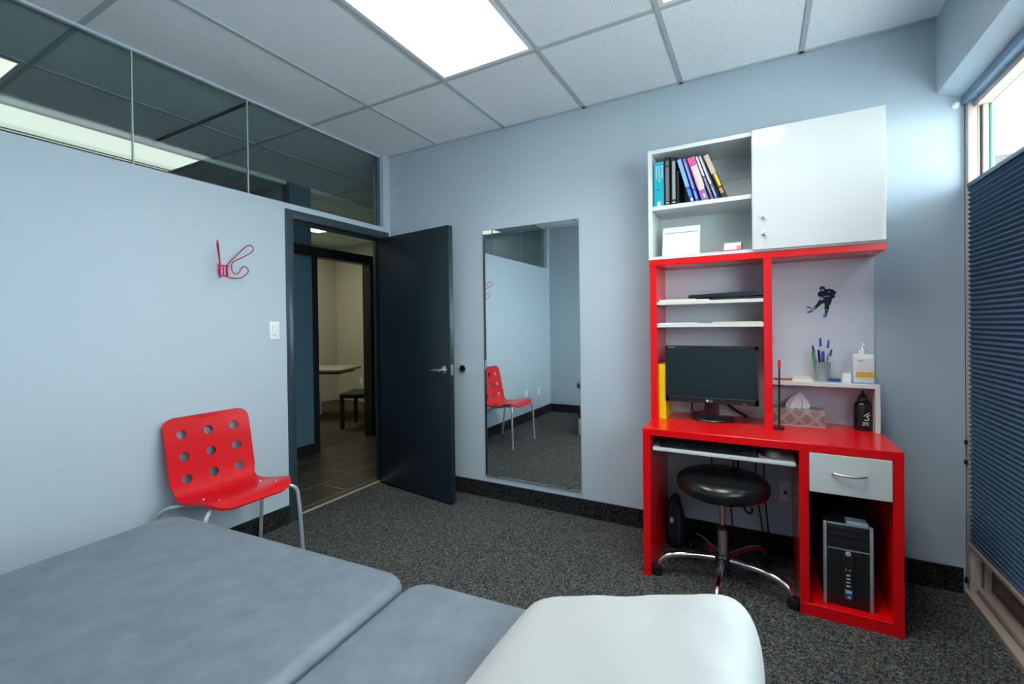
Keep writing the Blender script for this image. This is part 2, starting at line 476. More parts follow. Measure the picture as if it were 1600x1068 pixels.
# wall across the corridor with its own door frame and transoms
w2 = B()
w2.box(XO - .11, XO, YREAR, .215, 0, LEDGE)
w2.box(XO - .11, XO, -.02, .215, LEDGE, H)
w2.box(XO - .11, XO, 1.04, YF, 0, LEDGE)
struct(w2.build('wall_corridor', mat('wall_paint_slate_blue', (.075, .16, .22), rough=.5), loc=(XO, 0, 0), smooth=False), 'blue-grey wall and column across the corridor')
t2 = thing('trim_2', 'black door frame across the corridor, seen through the doorway', 'door frame', (XO, .62, 0), kind='structure')
B().box(XO - .115, XO + .012, .215, .275, 0, 2.12).build('jamb', FRAME2, t2)
B().box(XO - .115, XO + .012, .985, 1.045, 0, 2.12).build('jamb', FRAME2, t2)
B().box(XO - .113, XO + .014, -.02, 1.045, 2.025, 2.125).build('header', FRAME2, t2)
tw2 = thing('window_2', 'glass transom strip above the far corridor wall', 'window', (XO - .03, 0, LEDGE), kind='structure')
for a, b in ((YREAR, -.05), (.215, YF)):
    B().box(XO - .036, XO - .026, a, b, LEDGE + .012, H - .02).build('pane', GLASS, tw2)
    B().box(XO - .045, XO + .003, a, b, H - .034, H - .003).build('top_channel', mat('bright_channel', (.80, .86, .88), rough=.4), tw2)
B().box(XO - .06, XO, -.05, -.02, LEDGE, H).build('end_channel', FRAME2, tw2)
struct(B().box(XO, XO + .012, YREAR, .215, 0, .10).build('baseboard_corridor', BLACKMT), 'black baseboard on the far corridor wall')
struct(B().box(XF, XO - .11, .02, .13, 0, H).build('wall_partition', WALL_BEIGE, loc=(XF, 0, 0)), 'beige partition wall between the rooms across the corridor')
struct(B().box(XF - .12, -.11, YF, YF + .1, 0, H + .05).build('wall_far', WALL_BEIGE, loc=(XF, YF, 0)), 'beige end wall of the room across the corridor')
struct(B().box(XF - .12, XF, YREAR, YF + .1, 0, H + .05).build('wall_far_side', WALL_BEIGE, loc=(XF, 0, 0)), 'beige side wall of the rooms across the corridor')
struct(B().box(-.11, -.09, .0, YF + .1, 0, H + .05).build('wall_corridor_end', WALL, loc=(-.1, 0, 0)), 'blue-grey corridor wall beyond the doorway')

# baseboards of the room (carpet strips with a dark binding)
def baseboard(name, a, label):
    x0, x1, y0, y1 = a
    o = struct(B().box(x0, x1, y0, y1, 0, .110).build(name, CARPET_BASE), label)
    B().box(x0 - (.001 if x1 - x0 < .1 else 0), x1 + (.001 if x1 - x0 < .1 else 0), y0 - (.001 if y1 - y0 < .1 else 0), y1, .110, .118).build('binding', BLACKMT, o)
baseboard('baseboard_back', (0, 3.59, -.010, 0), 'dark carpet baseboard along the wall behind the desk')
baseboard('baseboard_left', (0, .010, YREAR, -.957), 'dark carpet baseboard along the wall behind the chair')
baseboard('baseboard_rear', (.010, 3.59, YREAR, YREAR + .010), 'dark carpet baseboard along the wall behind the camera')

# window wall on the right: bulkhead, frame, glass
struct(B().prism([(3.505, 2.362), (3.590, 2.328), (3.70, 2.328), (3.70, H + .05), (3.505, H + .05)], 'y', YREAR, 0).build('wall_right', WALL, loc=(3.6, 0, 2.3), smooth=False), 'pale blue-grey bulkhead above the tall window')
wn = thing('window_3', 'tall storefront window with off-white frame behind the navy shade', 'window', (3.64, -1.6, 0), kind='structure')
B().box(3.59, 3.628, YREAR, 0, 0, .026, .003).build('sill', ALU, wn)
B().box(3.632, 3.692, YREAR, 0, 0, .050, .003).build('bottom_rail', ALU, wn)
B().box(3.59, 3.70, YREAR, 0, -.06, .0).build('sill_base', ALU, wn)
B().box(3.63, 3.70, YREAR, 0, 2.262, 2.328).build('head', ALUW, wn)
for k, y in enumerate((0., -1.30, -2.60)):
    B().box(3.607, 3.648, y - .030, y, .0 if k else .026, 2.30, .002).build('mullion', ALUW, wn)
    B().box(3.654, 3.690, y - .042, y, .05, 2.30, .002).build('mullion', ALUW, wn)
for a, b in ((-.042, -1.30), (-1.342, -2.60), (-2.642, YREAR)):
    B().box(3.676, 3.682, b, a, .30, 2.262).build('pane', GLASSW, wn)
    B().box(3.676, 3.684, b, a, .05, .30).build('lower_panel', SPANDREL, wn)
    B().box(3.6755, 3.6825, a - .004, a, .30, 2.262).build('glazing_edge', GLASSEDGE, wn)

# ================================================================== OUTSIDE
struct(B().box(3.82, 30, -25, 25, -.4, -.15).build('ground_outside', PAVE), 'pavement outside the window')
struct(B().box(3.70, 5.4, -8, 2.9, 2.80, 2.95).build('sky_block_overhang', SKYBLOCK), 'unseen white overhang added above the window to block overhead sky')  # unseen, added so that less daylight enters from overhead
sw = thing('siding_wall', 'white horizontal siding of the neighbouring building outside the window', 'building', (6.5, 3.1, -.15))
B().box(3.9, 10, 3.02, 3.2, -.15, 6.2).build('sheathing', SIDING, sw)
sm = None
for k in range(56):
    z = -.15 + k * .112
    if sm is None:
        o = B().prism([(3.02, 0), (3.000, 0), (3.014, .116), (3.02, .116)], 'x', 3.9, 10).move(Matrix.Translation(-Vector((6.5, 3.1, 0)))).build('siding_board', SIDING, sw, local=True); sm = o.data
    else:
        o = bpy.data.objects.new('siding_board', sm); COL.objects.link(o); o.parent = sw
    o.location = (0, 0, z + .15)

# ================================================================== CEILING LIGHTS
LL = {'a': 'large bright ceiling light panel in the middle of the ceiling, facing the mirror wall', 'b': 'ceiling light panel near the window, barely in view at the top edge',
      'c': 'corridor ceiling light panel seen at the left edge through the transom', 'd': 'long light panel seen through both transoms above the left wall',
      'e': 'small light panel seen through the doorway transom', 
      'g': 'added light panel that brightens the room behind the far transom'}  # the last panel is added to give the far room more light
for (x, y), k in LIGHTS.items():
    far = k in 'cdg'
    sh = -.075 if k == 'd' else 0
    t = thing('ceiling_light', LL[k], 'ceiling light', (x + .305, y + .61, H))
    f = B()
    for a in ((x + .012, x + .034, y + .012, y + 1.208), (x + .576, x + .598, y + .012, y + 1.208), (x + .034, x + .576, y + .012, y + .034), (x + .034, x + .576, y + 1.186, y + 1.208)):
        f.box(a[0] + sh, a[1] + sh, a[2], a[3], H - .004, H + .014)
    f.build('frame', WHITEPL, t)
    B().box(x + .034 + sh, x + .576 + sh, y + .034, y + 1.186, H + .001, H + .006).build('diffuser', DIFF_FAR if far else DIFF_B if k in 'ef' else DIFF, t)
    if k in 'ab':
        ld = bpy.data.lights.new('troffer_glow', 'AREA'); ld.shape = 'RECTANGLE'; ld.size = .54; ld.size_y = 1.15
        ld.energy = LAMP_W; ld.color = (1.0, .965, .90); ld.spread = R(135)
        lo = bpy.data.objects.new('troffer_glow', ld); COL.objects.link(lo); lo.parent = t; lo.location = (0, 0, -.0005)

# ================================================================== FAR ROOM FURNITURE
bt = thing('bench', 'low black bench standing in the room across the corridor', 'bench', (-1.79, 1.37, 0), R(25))
B().box(-.26, .26, -.235, .235, .395, .45, .006).build('bench_top', BLACKMT, bt, local=True)
for sx in (-1, 1):
    for sy in (-1, 1):
        B().box(sx * .235 - .02, sx * .235 + .02, sy * .205 - .02, sy * .205 + .02, 0, .395).build('leg', BLACKMT, bt, local=True)
TAN = mat('tan_vinyl', (.34, .31, .22), rough=.4, noise=.08)
t3 = thing('treatment_table', 'tan treatment table in the room across the corridor', 'treatment table', (-3.05, 1.35, 0), R(25))
B().box(-.75, .75, -.30, .30, .675, .725, .022, 3).build('pad', TAN, t3, local=True)
B().box(-.72, .66, -.25, .25, .645, .675).build('frame', BLACKMT, t3, local=True)
B().tube([(-.6, -.2, .60), (.2, -.2, .56), (.28, -.2, .63)], .018).build('arm', BLACKMT, t3, local=True)
B().tube([(.30, -.2, .64), (.30, -.2, .52)], .028).build('piston', LGREY, t3, local=True)
B().box(-.6, .2, -.28, -.22, .30, .34).build('rail', BLACKMT, t3, local=True)
for sx in (-.5, .12):
    for sy in (-.22, .22):
        B().box(sx - .03, sx + .03, sy - .03, sy + .03, 0, .3).build('leg', LGREY, t3, local=True)
B().box(-.45, .10, -.04, .04, .05, .63).build('column', LGREY, t3, local=True)
so = thing('wall_outlet', 'white outlet plate low on the beige far-room wall', 'outlet', (-3.35, YF, .36), group='wall outlet plates')
B().box(-3.385, -3.315, YF - .006, YF, .30, .415, .002).build('plate', WHITEPL, so)

# ================================================================== MIRROR
mi = thing('wall_mirror', 'tall frameless rectangular mirror fixed to the wall beside the door', 'mirror', (1.313, 0, .170))
B().box(.932, 1.694, -.008, -.002, .172, 1.997).build('glass_back', MIRROREDGE, mi, smooth=False)
B().box(.934, 1.692, -.0085, -.0079, .174, 1.995).build('mirror_face', MIRROR, mi, smooth=False)
B().box(.932, 1.694, -.013, 0, .166, .1725).build('bottom_channel', mat('mirror_channel', (.38, .48, .52), rough=.25, metal=.7), mi)
for x in (1.03, 1.60):
    B().box(x - .012, x + .012, -.0135, -.0085, .1725, .182).build('clip', BLACKPL, mi)

# round bumper on the wall behind the door handle
bu = thing('door_bumper', 'small round chrome door bumper on the wall beside the door edge', 'door stop', (.742, 0, .961))
q = B(); q.lathe([(0, .0), (.032, .0), (.032, .012), (.027, .022), (.020, .024), (.016, .018), (0, .016)], n=28)
q.move(Matrix.Translation((.742, 0, .961)) @ Matrix.Rotation(R(90), 4, 'X')).build('cup', CHROME, bu)
q = B(); q.lathe([(.0, .0165), (.019, .0185), (.026, .0235), (.022, .0255), (.014, .022), (0, .020)], n=24)
q.move(Matrix.Translation((.742, 0, .961)) @ Matrix.Rotation(R(90), 4, 'X')).build('rubber', BLACKPL, bu)

# ================================================================== LEFT WALL FITTINGS
ls = thing('light_switch', 'white rocker light switch beside the door frame', 'light switch', (0, -1.043, 1.273))
B().box(0, .006, -1.077, -1.009, 1.215, 1.331, .002).build('plate', WHITEPL, ls)
B().prism([(.006, 1.241), (.0085, 1.241), (.012, 1.305), (.006, 1.305)], 'y', -1.060, -1.026).build('rocker', WHITEPL, ls)
B().box(.0085, .0095, -1.052, -1.034, 1.243, 1.246).build('indicator', INK, ls)
for lab, y in (('white outlet plate low on the left wall, the one nearer the chair in the mirror', -2.475), ('white outlet plate low on the left wall, the one nearer the mirrored corner', -2.86)):
    so = thing('wall_outlet', lab, 'outlet', (0, y, .36), group='wall outlet plates')
    B().box(0, .006, y - .035, y + .035, .305, .420, .002).build('plate', WHITEPL, so)
    for z in (.337, .388):
        B().box(.0055, .0075, y - .016, y + .016, z - .015, z + .015, .001).build('socket', WHITEPL, so)

hk = thing('coat_hook', 'red bent wire double coat hook on the left wall', 'coat hook', (0, -1.345, 1.62))
bk = B()
bk.box(0, .007, -1.366, -1.359, 1.583, 1.668, .0015, 1); bk.box(0, .007, -1.333, -1.326, 1.590, 1.662, .0015, 1)
bk.box(0, .006, -1.360, -1.332, 1.652, 1.660, .0015, 1); bk.box(0, .006, -1.360, -1.332, 1.594, 1.602, .0015, 1)
bk.build('bracket', REDWIRE, hk)
B().box(0, .005, -1.350, -1.342, 1.600, 1.654, .001).build('bracket_rib', REDWIRE, hk)
hp = [(600, 290), (640, 245), (700, 185), (755, 133), (785, 122), (812, 140), (812, 170), (790, 190), (715, 232), (655, 258), (635, 280), (634, 330), (648, 360), (672, 372), (696, 355), (708, 322), (730, 303), (758, 312), (772, 340), (758, 368), (728, 392), (700, 405), (625, 405), (603, 390), (600, 340)]
for side in (-1, 1):
    a = R(33 * side)
    pts = []
    for px, py in hp:
        r = (px - 600) * .00069 + .010; z = (340 - py) * .00069 + 1.628
        pts.append((r * math.cos(a), -1.346 + side * .014 + r * math.sin(a), z))
    B().tube(pts, .0032, n=8, closed=True, smooth=2).build('wire_loop', REDWIRE, hk)

# ================================================================== RED CHAIR
CY = -1.467
ch = thing('visitor_chair', 'red moulded plywood chair with nine round holes in its back', 'chair', (.25, CY, 0))
prof = [(.030, .822), (.040, .790), (.060, .720), (.080, .620), (.100, .520), (.118, .465), (.142, .432), (.180, .416), (.240, .418), (.320, .432), (.400, .450), (.450, .452), (.485, .440), (.508, .420)]
# arc-length table, smoothed
pp = [Vector((x, 0, z)) for x, z in prof]
for _ in range(2):
    q = [pp[0]]
    for a, b in zip(pp, pp[1:]): q += [a * .75 + b * .25, a * .25 + b * .75]
    pp = q + [pp[-1]]
acc = [0.]
for a, b in zip(pp, pp[1:]): acc.append(acc[-1] + (b - a).length)
LEN = acc[-1]
def at(s):
    s = min(max(s, 0), LEN)
    for i in range(len(acc) - 1):
        if s <= acc[i + 1]:
            f = (s - acc[i]) / max(1e-9, acc[i + 1] - acc[i]); return pp[i].lerp(pp[i + 1], f)
    return pp[-1]
def halfw(s):
    if s < .33: return .217 - .004 * s
    if s < .43: return .2157 - .014 * math.sin((s - .33) / .10 * math.pi / 2)
    if s < .55: return .2017 + .016 * math.sin((s - .43) / .12 * math.pi / 2)
    return .2177 - .010 * ((s - .55) / (LEN - .55)) ** 2
def outline():
    rc, rf = .055, .075
    pts = []
    n = 40
    for k in range(n + 1):
        s = LEN * k / n; w_ = halfw(s)
        if s < rc: w_ -= rc - math.sqrt(max(0, rc * rc - (rc - s) ** 2))
        if s > LEN - rf: w_ -= (rf - math.sqrt(max(0, rf * rf - (s - LEN + rf) ** 2))) * 1.15
        pts.append((s, w_))
    extra = [(rc * (1 - math.cos(t)), halfw(0) - rc + rc * math.sin(t)) for t in [i * math.pi / 12 for i in range(1, 6)]]
    ext2 = [(LEN - rf + rf * math.sin(t), halfw(LEN) - 1.15 * (rf - rf * math.cos(t))) for t in [i * math.pi / 12 for i in range(1, 6)]]
    allp = sorted([p for p in pts] + extra + ext2, key=lambda p: (p[0], p[1]))
    right = [(s, w_) for s, w_ in allp]
    return right + [(s, -w_) for s, w_ in reversed(right)]
ol = outline()
vv = [Vector(p) for p in ol]; edges = [(i, (i + 1) % len(ol)) for i in range(len(ol))]
holes = []
ztop, zbot = .733, .507
def s_of_z(z):
    lo, hi = 0, .4
    for _ in range(40):
        m_ = (lo + hi) / 2
        if at(m_).z > z: lo = m_
        else: hi = m_
    return lo
for zz in (ztop, (ztop + zbot) / 2, zbot):
    for yy in (-.133, 0, .133):
        holes.append((s_of_z(zz), yy, .0245))
for s0, y0, r0 in holes:
    b0 = len(vv)
    for k in range(20):
        vv.append(Vector((s0 + r0 * math.cos(-k * math.pi / 10), y0 + r0 * math.sin(-k * math.pi / 10))))
    edges += [(b0 + k, b0 + (k + 1) % 20) for k in range(20)]
for i in range(1, 48):
    for j in range(-8, 9):
        s = LEN * i / 48; y = j * .024
        if s < .06 and abs(y) > .15 or s > LEN - .08 and abs(y) > .13 or abs(y) > halfw(s) - .012: continue
        if any((s - a) ** 2 + (y - b) ** 2 < (c + .006) ** 2 for a, b, c in holes): continue
        vv.append(Vector((s, y)))
res = delaunay_2d_cdt(vv, edges, [], 1, 1e-5)
bm = B(); vs = []
for p in res[0]:
    c = at(p.x); bow = -.012 * (p.y / .2) ** 2 * (1 if p.x < .33 else max(0, 1 - (p.x - .33) / .1))
    dish = .010 * (p.y / .2) ** 2 * (1 if p.x > .45 else max(0, (p.x - .33) / .12))
    vs.append(bm.bm.verts.new((c.x - bow, CY + p.y, c.z + dish)))
for f in res[2]:
    cx = sum(res[0][i].x for i in f) / len(f); cy = sum(res[0][i].y for i in f) / len(f)
    if any((cx - a) ** 2 + (cy - b) ** 2 < (c * .98) ** 2 for a, b, c in holes): continue
    bm.bm.faces.new([vs[i] for i in f])
bmesh.ops.delete(bm.bm, geom=[v for v in bm.bm.verts if not v.link_faces], context='VERTS')
bmesh.ops.recalc_face_normals(bm.bm, faces=bm.bm.faces[:])
bmesh.ops.solidify(bm.bm, geom=bm.bm.faces[:], thickness=.011)
shell = bm.build('seat_shell', REDCH, ch, ang=38)
for sx in (.285, .425):
    for yy in (-.145, .145):
        z = max(v.co.z for v in shell.data.vertices if (v.co.x + .25 - sx) ** 2 + (v.co.y - yy) ** 2 < .022 ** 2 )
        B().lathe([(0, -.002), (.0055, -.001), (.0045, .0018), (0, .0024)], (sx, CY + yy, z), 12).build('screw', CHROME, ch)
for sy in (-1, 1):
    B().tube([(.30, CY + sy * .10, .408), (.40, CY + sy * .15, .424), (.455, CY + sy * .20, .424), (.475, CY + sy * .232, .400), (.482, CY + sy * .24, .34), (.492, CY + sy * .255, .006)], .0105, n=10, smooth=2).build('leg', CHAIRLEG, ch)
    B().tube([(.30, CY + sy * .10, .402), (.22, CY + sy * .17, .400), (.15, CY + sy * .235, .398), (.112, CY + sy * .262, .372), (.100, CY + sy * .268, .32), (.055, CY + sy * .280, .006)], .0105, n=10, smooth=2).build('leg', CHAIRLEG, ch)
    for fx, fy in ((.492, .255), (.055, .280)):
        B().cyl((fx, CY + sy * fy, 0), (fx, CY + sy * fy, .016), .0118, n=14, bev=.002).build('foot_cap', CHAIRLEG, ch)
B().tube([(.285, CY - .145, .405), (.285, CY, .400), (.285, CY + .145, .405)], .009).build('crossbar', CHAIRLEG, ch)

# ================================================================== TREATMENT TABLE (foreground)
TA = R(4.0)
tt = thing('treatment_table', 'grey-blue vinyl treatment table in the foreground with a split pad', 'treatment table', (1.93, -1.935, 0), TA)
# local frame: x along the table, y=0 the far edge, pad gap at x=0
def pad(x0, x1, y0, y1, z0, z1, rc, re, name):
    """upholstered pad: rounded plan corners, soft top edge, slightly domed"""
    nx = [0, .006, .018, .04]
    t = bmesh.new()
    def rr(ins):
        pts = []; r_ = max(.004, rc - ins * .6)
        for cx, cy, a0 in ((x1 - ins - r_, y1 - ins - r_, 0), (x0 + ins + r_, y1 - ins - r_, 90), (x0 + ins + r_, y0 + ins + r_, 180), (x1 - ins - r_, y0 + ins + r_, 270)):
            for k in range(9):
                a = R(a0 + k * 90 / 8); pts.append((cx + r_ * math.cos(a), cy + r_ * math.sin(a)))
        return pts
    rings = []
    lv = [(re * .5, z0), (.0, z0 + re * .5)]
    for k in range(0, 9):
        a = k / 8 * math.pi / 2
        lv.append((re * (1 - math.cos(a)), z1 - re + re * math.sin(a)))
    lv += [(re + .03, z1 + .001), (re + .09, z1 + .003)]
    for ins, z in lv: rings.append([t.verts.new((px, py, z)) for px, py in rr(ins)])
    for a, b in zip(rings, rings[1:]):
        n = len(a)
        for i in range(n): t.faces.new((a[i], a[(i + 1) % n], b[(i + 1) % n], b[i]))
    t.faces.new(rings[0][::-1]); t.faces.new(rings[-1])
    bb = B(); bb.add(t); return bb.build(name, VINYL, tt, local=True, ang=50)
pad(-1.055, .004, -.70, .016, .553, .628, .075, .030, 'main_pad')
pad(.012, .80, -.70, .016, .553, .626, .065, .028, 'end_pad')
B().box(-1.0, -.03, -.66, -.04, .525, .553).build('pad_board', BLACKMT, tt, local=True)
B().box(.03, .76, -.66, -.04, .525, .553).build('pad_board', BLACKMT, tt, local=True)
for y in (-.62, -.055):
    B().box(-.99, .70, y - .025, y + .025, .475, .525, .003).build('rail', LGREY, tt, local=True)
    B().box(-1.0, .62, y - .025, y + .025, .05, .10, .003).build('base_rail', LGREY, tt, local=True)
    B().tube([(-.80, y, .11), (.35, y, .47)], .018).build('lift_arm', BLACKMT, tt, local=True)
    for x in (-1.0, .60):
        B().box(x - .03, x + .03, y - .03, y + .03, 0.012, .20, .003).build('leg', LGREY, tt, local=True)
        B().cyl((x, y, 0), (x, y, .014), .024, n=16).build('foot', BLACKPL, tt, local=True)
B().tube([(-1.0, -.055, .19), (-1.06, -.055, .27), (-.90, -.055, .47)], .014).build('strut', BLACKMT, tt, local=True)
B().box(-.30, -.05, -.45, -.27, .10, .46, .01).build('actuator', LGREY, tt, local=True)

# pillow: thin at its open end, plump at the other
pw = B(); NX, NY = 44, 40
px0, px1, py0, py1 = 2.288, 2.757, -2.60, -1.905
def pil(s, t):
    a = abs(s) ; b = abs(t)
    cx = (px0 + px1) / 2 + (px1 - px0) / 2 * s * (1 - .02 * b ** 6)
    cy = (py0 + py1) / 2 + (py1 - py0) / 2 * t * (1 - (.03 if s < 0 else .09) * (a ** 6))
    th = .040 + .135 * ((s + 1) / 2) ** .95
    e = (1 - a ** 9) ** .45 * (1 - b ** 12) ** .45 if a < 1 and b < 1 else 0
    wr = .0022 * math.sin(9 * t + 3 * s) * math.sin(5 * s - 2 * t) + .012 * max(0, s - .45) * math.sin(24 * t + 9 * s + 2 * math.sin(7 * t)) + .0016 * math.sin(13 * (s - .6 * t)) * max(0, t - .2)
    return cx, cy, th, e, wr
rows_t, rows_b = [], []
for i in range(NX + 1):
    s = math.sin((i / NX * 2 - 1) * math.pi / 2)
    rt, rb = [], []
    for j in range(NY + 1):
        t = math.sin((j / NY * 2 - 1) * math.pi / 2)
        cx, cy, th, e, wr = pil(s, t)
        zt = .648 + .010 * (s + 1) + (th - .01) * e + wr * e; zb = .648 + .010 * (s + 1) - (.0165 + .010 * (s + 1)) * min(1, e * 1.6)
        rt.append(pw.bm.verts.new((cx, cy, zt)))
        rb.append(rt[-1] if i in (0, NX) or j in (0, NY) else pw.bm.verts.new((cx, cy, zb)))
    rows_t.append(rt); rows_b.append(rb)
for i in range(NX):
    for j in range(NY):
        pw.bm.faces.new((rows_t[i][j], rows_t[i + 1][j], rows_t[i + 1][j + 1], rows_t[i][j + 1]))
        fv = (rows_b[i][j], rows_b[i][j + 1], rows_b[i + 1][j + 1], rows_b[i + 1][j])
        if len(set(fv)) == 4:
            try: pw.bm.faces.new(fv)
            except ValueError: pass
po = pw.build('pillow', PILLOWM, ang=80)
tag(po, 'white cotton pillow lying on the end of the grey treatment table', 'pillow')

# ================================================================== RED DESK
dk = thing('computer_desk', 'red lacquered computer desk with white drawer and keyboard tray', 'desk', (2.741, -.26, 0))
DX0, DX1, DY = 2.219, 3.263, -.52
B().box(DX0, DX1, DY, -.002, .7195, .754, .0012, 1).build('desktop', RED, dk)
B().box(DX0 + .0005, 2.2565, DY + .0005, -.012, .0, .7195, .0012, 1).build('side_panel', RED, dk)
B().box(2.9025, 2.938, DY + .0005, -.012, .052, .7195, .0012, 1).build('side_panel', RED, dk)
B().box(3.2275, DX1 - .0005, DY + .0005, -.012, .0, .7195, .0012, 1).build('side_panel', RED, dk)
B().box(2.9025, 3.2275, DY, -.012, .0, .052, .0012, 1).build('bottom_panel', RED, dk)
B().box(2.938, 3.2275, -.030, -.014, .052, .7195).build('back_panel', mat('dark_red_board', (.12, .004, .006), rough=.5), dk)
kt = B().box(2.266, 2.892, -.505, -.19, .640, .658, .004).build('keyboard_tray', WHITE, dk)
for x in (2.2575, 2.893):
    B().box(x, x + .009, -.47, -.10, .645, .675, .001).build('tray_slide', BLACKPL, kt)
dw = B().box(2.940, 3.2255, DY - .001, DY + .017, .5475, .7165, .0012, 1).build('drawer', WHITE, dk)
B().box(2.955, 3.212, DY + .017, -.10, .565, .70).build('drawer_box', WHITE, dw)
hpts = [(3.022, DY - .001, .640), (3.026, DY - .014, .640), (3.050, DY - .024, .638), (3.081, DY - .027, .637), (3.112, DY - .024, .638), (3.136, DY - .014, .640), (3.140, DY - .001, .640)]
B().tube(hpts, [.0045, .0050, .0055, .0058, .0055, .0050, .0045], n=10, smooth=2).build('handle', NICKEL, dw)

# ---- hutch standing on the desk
ht = thing('desk_hutch', 'red and white shelf unit standing on the desk', 'shelf unit', (2.735, -.14, .754))
HYF = -.28
Z0 = .7542
B().box(2.2135, 2.2500, HYF, -.012, Z0, 1.607, .0012, 1).build('side_panel', RED, ht)
B().box(2.7720, 2.8085, HYF, -.012, Z0, 1.607, .0012, 1).build('divider', RED, ht)
B().box(2.2115, 3.2590, HYF - .003, -.002, 1.607, 1.641, .0012, 1).build('top_board', RED, ht)
B().box(2.2135, 3.2610, -.012, -.002, Z0, 1.607).build('back_panel', WHITEBACK, ht)
B().box(2.2502, 2.7718, HYF + .004, -.0125, 1.390, 1.408, .001, 1).build('shelf', WHITE, ht)
B().box(2.2502, 2.7718, HYF + .004, -.0125, 1.265, 1.286, .001, 1).build('shelf', WHITE, ht)
B().box(2.8087, 3.2530, -.182, -.0125, .965, .984, .001, 1).build('low_shelf', WHITE, ht)
B().box(3.2330, 3.2530, -.182, -.0125, Z0, .965, .001, 1).build('shelf_end', WHITE, ht)
B().tube([(2.8085, -.20, 1.225), (2.816, -.20, 1.222), (2.819, -.20, 1.20), (2.816, -.20, 1.185)], .003).build('hook', NICKEL, ht)
B().tube([(2.2135, -.20, 1.22), (2.204, -.20, 1.217), (2.201, -.20, 1.20), (2.205, -.20, 1.188)], .004).build('hook', WHITEPL, ht)

# ---- white cabinet on top
cb = thing('wall_cabinet', 'white cabinet with one open bay and a glossy door above the red shelf unit', 'cabinet', (2.733, -.14, 1.641))
CZ0, CZ1 = 1.6415, 2.2480
B().box(2.2085, 2.2300, HYF, -.002, CZ0, CZ1, .001, 1).build('side_panel', WHITE, cb)
B().box(3.2380, 3.2570, HYF + .004, -.002, CZ0, CZ1, .001, 1).build('side_panel', WHITE, cb)
B().box(2.2302, 3.2378, HYF, -.002, CZ1 - .022, CZ1, .001, 1).build('top_panel', WHITE, cb)
B().box(2.2302, 3.2378, HYF, -.002, CZ0, CZ0 + .016, .001, 1).build('bottom_panel', WHITE, cb)
B().box(2.7220, 2.7380, HYF + .006, -.013, CZ0 + .016, CZ1 - .022).build('divider', WHITE, cb)
B().box(2.2302, 2.7218, HYF + .006, -.013, 1.915, 1.938, .001, 1).build('shelf', WHITE, cb)
B().box(2.2302, 3.2378, -.013, -.003, CZ0 + .016, 2.100).build('back_panel', WHITE, cb)
B().box(2.2302, 3.2378, -.0135, -.003, 2.102, CZ1 - .022).build('back_panel', WHITE, cb)
cdoor = B().box(2.7255, 3.2555, HYF - .018, HYF - .001, CZ0 + .008, CZ1 - .0005, .0012, 1).build('door', WHITEGLOSS, cb)
for z, r_ in ((1.806, .010), (1.722, .010)):
    q = B(); q.lathe([(0, 0), (r_ * .7, 0), (r_ * .7, .008), (r_, .010), (r_, .016), (r_ * .6, .018), (0, .018)], n=18)
    q.move(Matrix.Translation((2.7765, HYF - .018, z)) @ Matrix.Rotation(R(90), 4, 'X')).build('knob', CHROME, cdoor)
B().box(2.7745, 2.7785, HYF - .0372, HYF - .036, 1.7175, 1.7265).build('key_slot', BLACKPL, cdoor)

# ================================================================== BOOKS
SH = 1.9382
def book(name, label, x, wd, hgt, lean, cover, spine=None, deco=(), yb=-.252, depth=.185, pages=True):
    """upright or left-leaning book; x = lower-left corner on the shelf"""
    t = bpy.data.objects.new(name, None); COL.objects.link(t); t.empty_display_size = .03
    t.location = (x, yb, SH); t.rotation_euler = (0, -R(lean), 0); WL[t.name] = Vector((x, yb, SH))
    tag(t, label, 'book', 'books on the cabinet shelf')
    c = B(); th = .0022
    c.box(0, th, 0, depth, 0, hgt); c.box(wd - th, wd, 0, depth, 0, hgt); c.box(0, wd, 0, th, 0, hgt)
    cv = c.build('cover', cover, t, local=True, smooth=False)
    B().box(th, wd - th, th + .0005, depth - .004, .003, hgt - .003).build('pages', PAPER, t, local=True, smooth=False)
    for (a0, a1, z0, z1, m_) in deco:
        B().box(wd * a0, wd * a1, -.0006, .0004, hgt * z0, hgt * z1).build('spine_print', m_, cv, local=True, smooth=False)
    return t, cv
def bm_(n, c, r_=.35): return mat('book_' + n, c, rough=r_)
TEAL = bm_('teal', (.0, .36, .47)); DK = bm_('dark', (.012, .014, .018)); GR1 = bm_('grey', (.16, .17, .20)); GR2 = bm_('green_grey', (.27, .33, .32))
BL1 = bm_('sky_blue', (.22, .42, .78)); BL2 = bm_('cobalt', (.02, .07, .42)); PK = bm_('pink', (.80, .07, .26)); CRM = bm_('blush', (.74, .55, .50)); VIO = bm_('violet', (.22, .13, .42))
LAV = bm_('lavender', (.55, .50, .66)); SLT = bm_('slate', (.10, .13, .24)); TANB = bm_('tan', (.50, .42, .32)); YEL = bm_('yellow', (.72, .52, .02)); WHT = bm_('white', (.78, .80, .82))
b1, cv1 = book('textbook', 'teal textbook with white spine lettering, leftmost on the cabinet shelf', 2.2335, .058, .250, 0, TEAL, deco=((.36, .64, .02, .12, WHT), (.30, .62, .37, .395, bm_('teal_dark', (.0, .16, .22)))))
for k, tx in enumerate(('Sports Injury', 'Assessment and', 'Rehabilitation')):
    text_mesh(tx, .0135, mrot((.0445 - k * .0155, -.0008, .228), (0, 0, -1), (1, 0, 0)), 'spine_title', WHT, cv1, local=True, depth=.0004)
book('textbook', 'dark grey textbook standing upright right of the teal one', 2.2935, .030, .266, 0, DK, deco=((.22, .80, .10, .80, GR1), (.3, .75, .84, .93, GR1), (.2, .8, .055, .07, WHT)))
book('textbook', 'grey-green textbook standing upright third from the left', 2.3265, .029, .262, 0, DK, deco=((.30, .85, .12, .92, GR2), (.25, .85, .055, .07, WHT)))
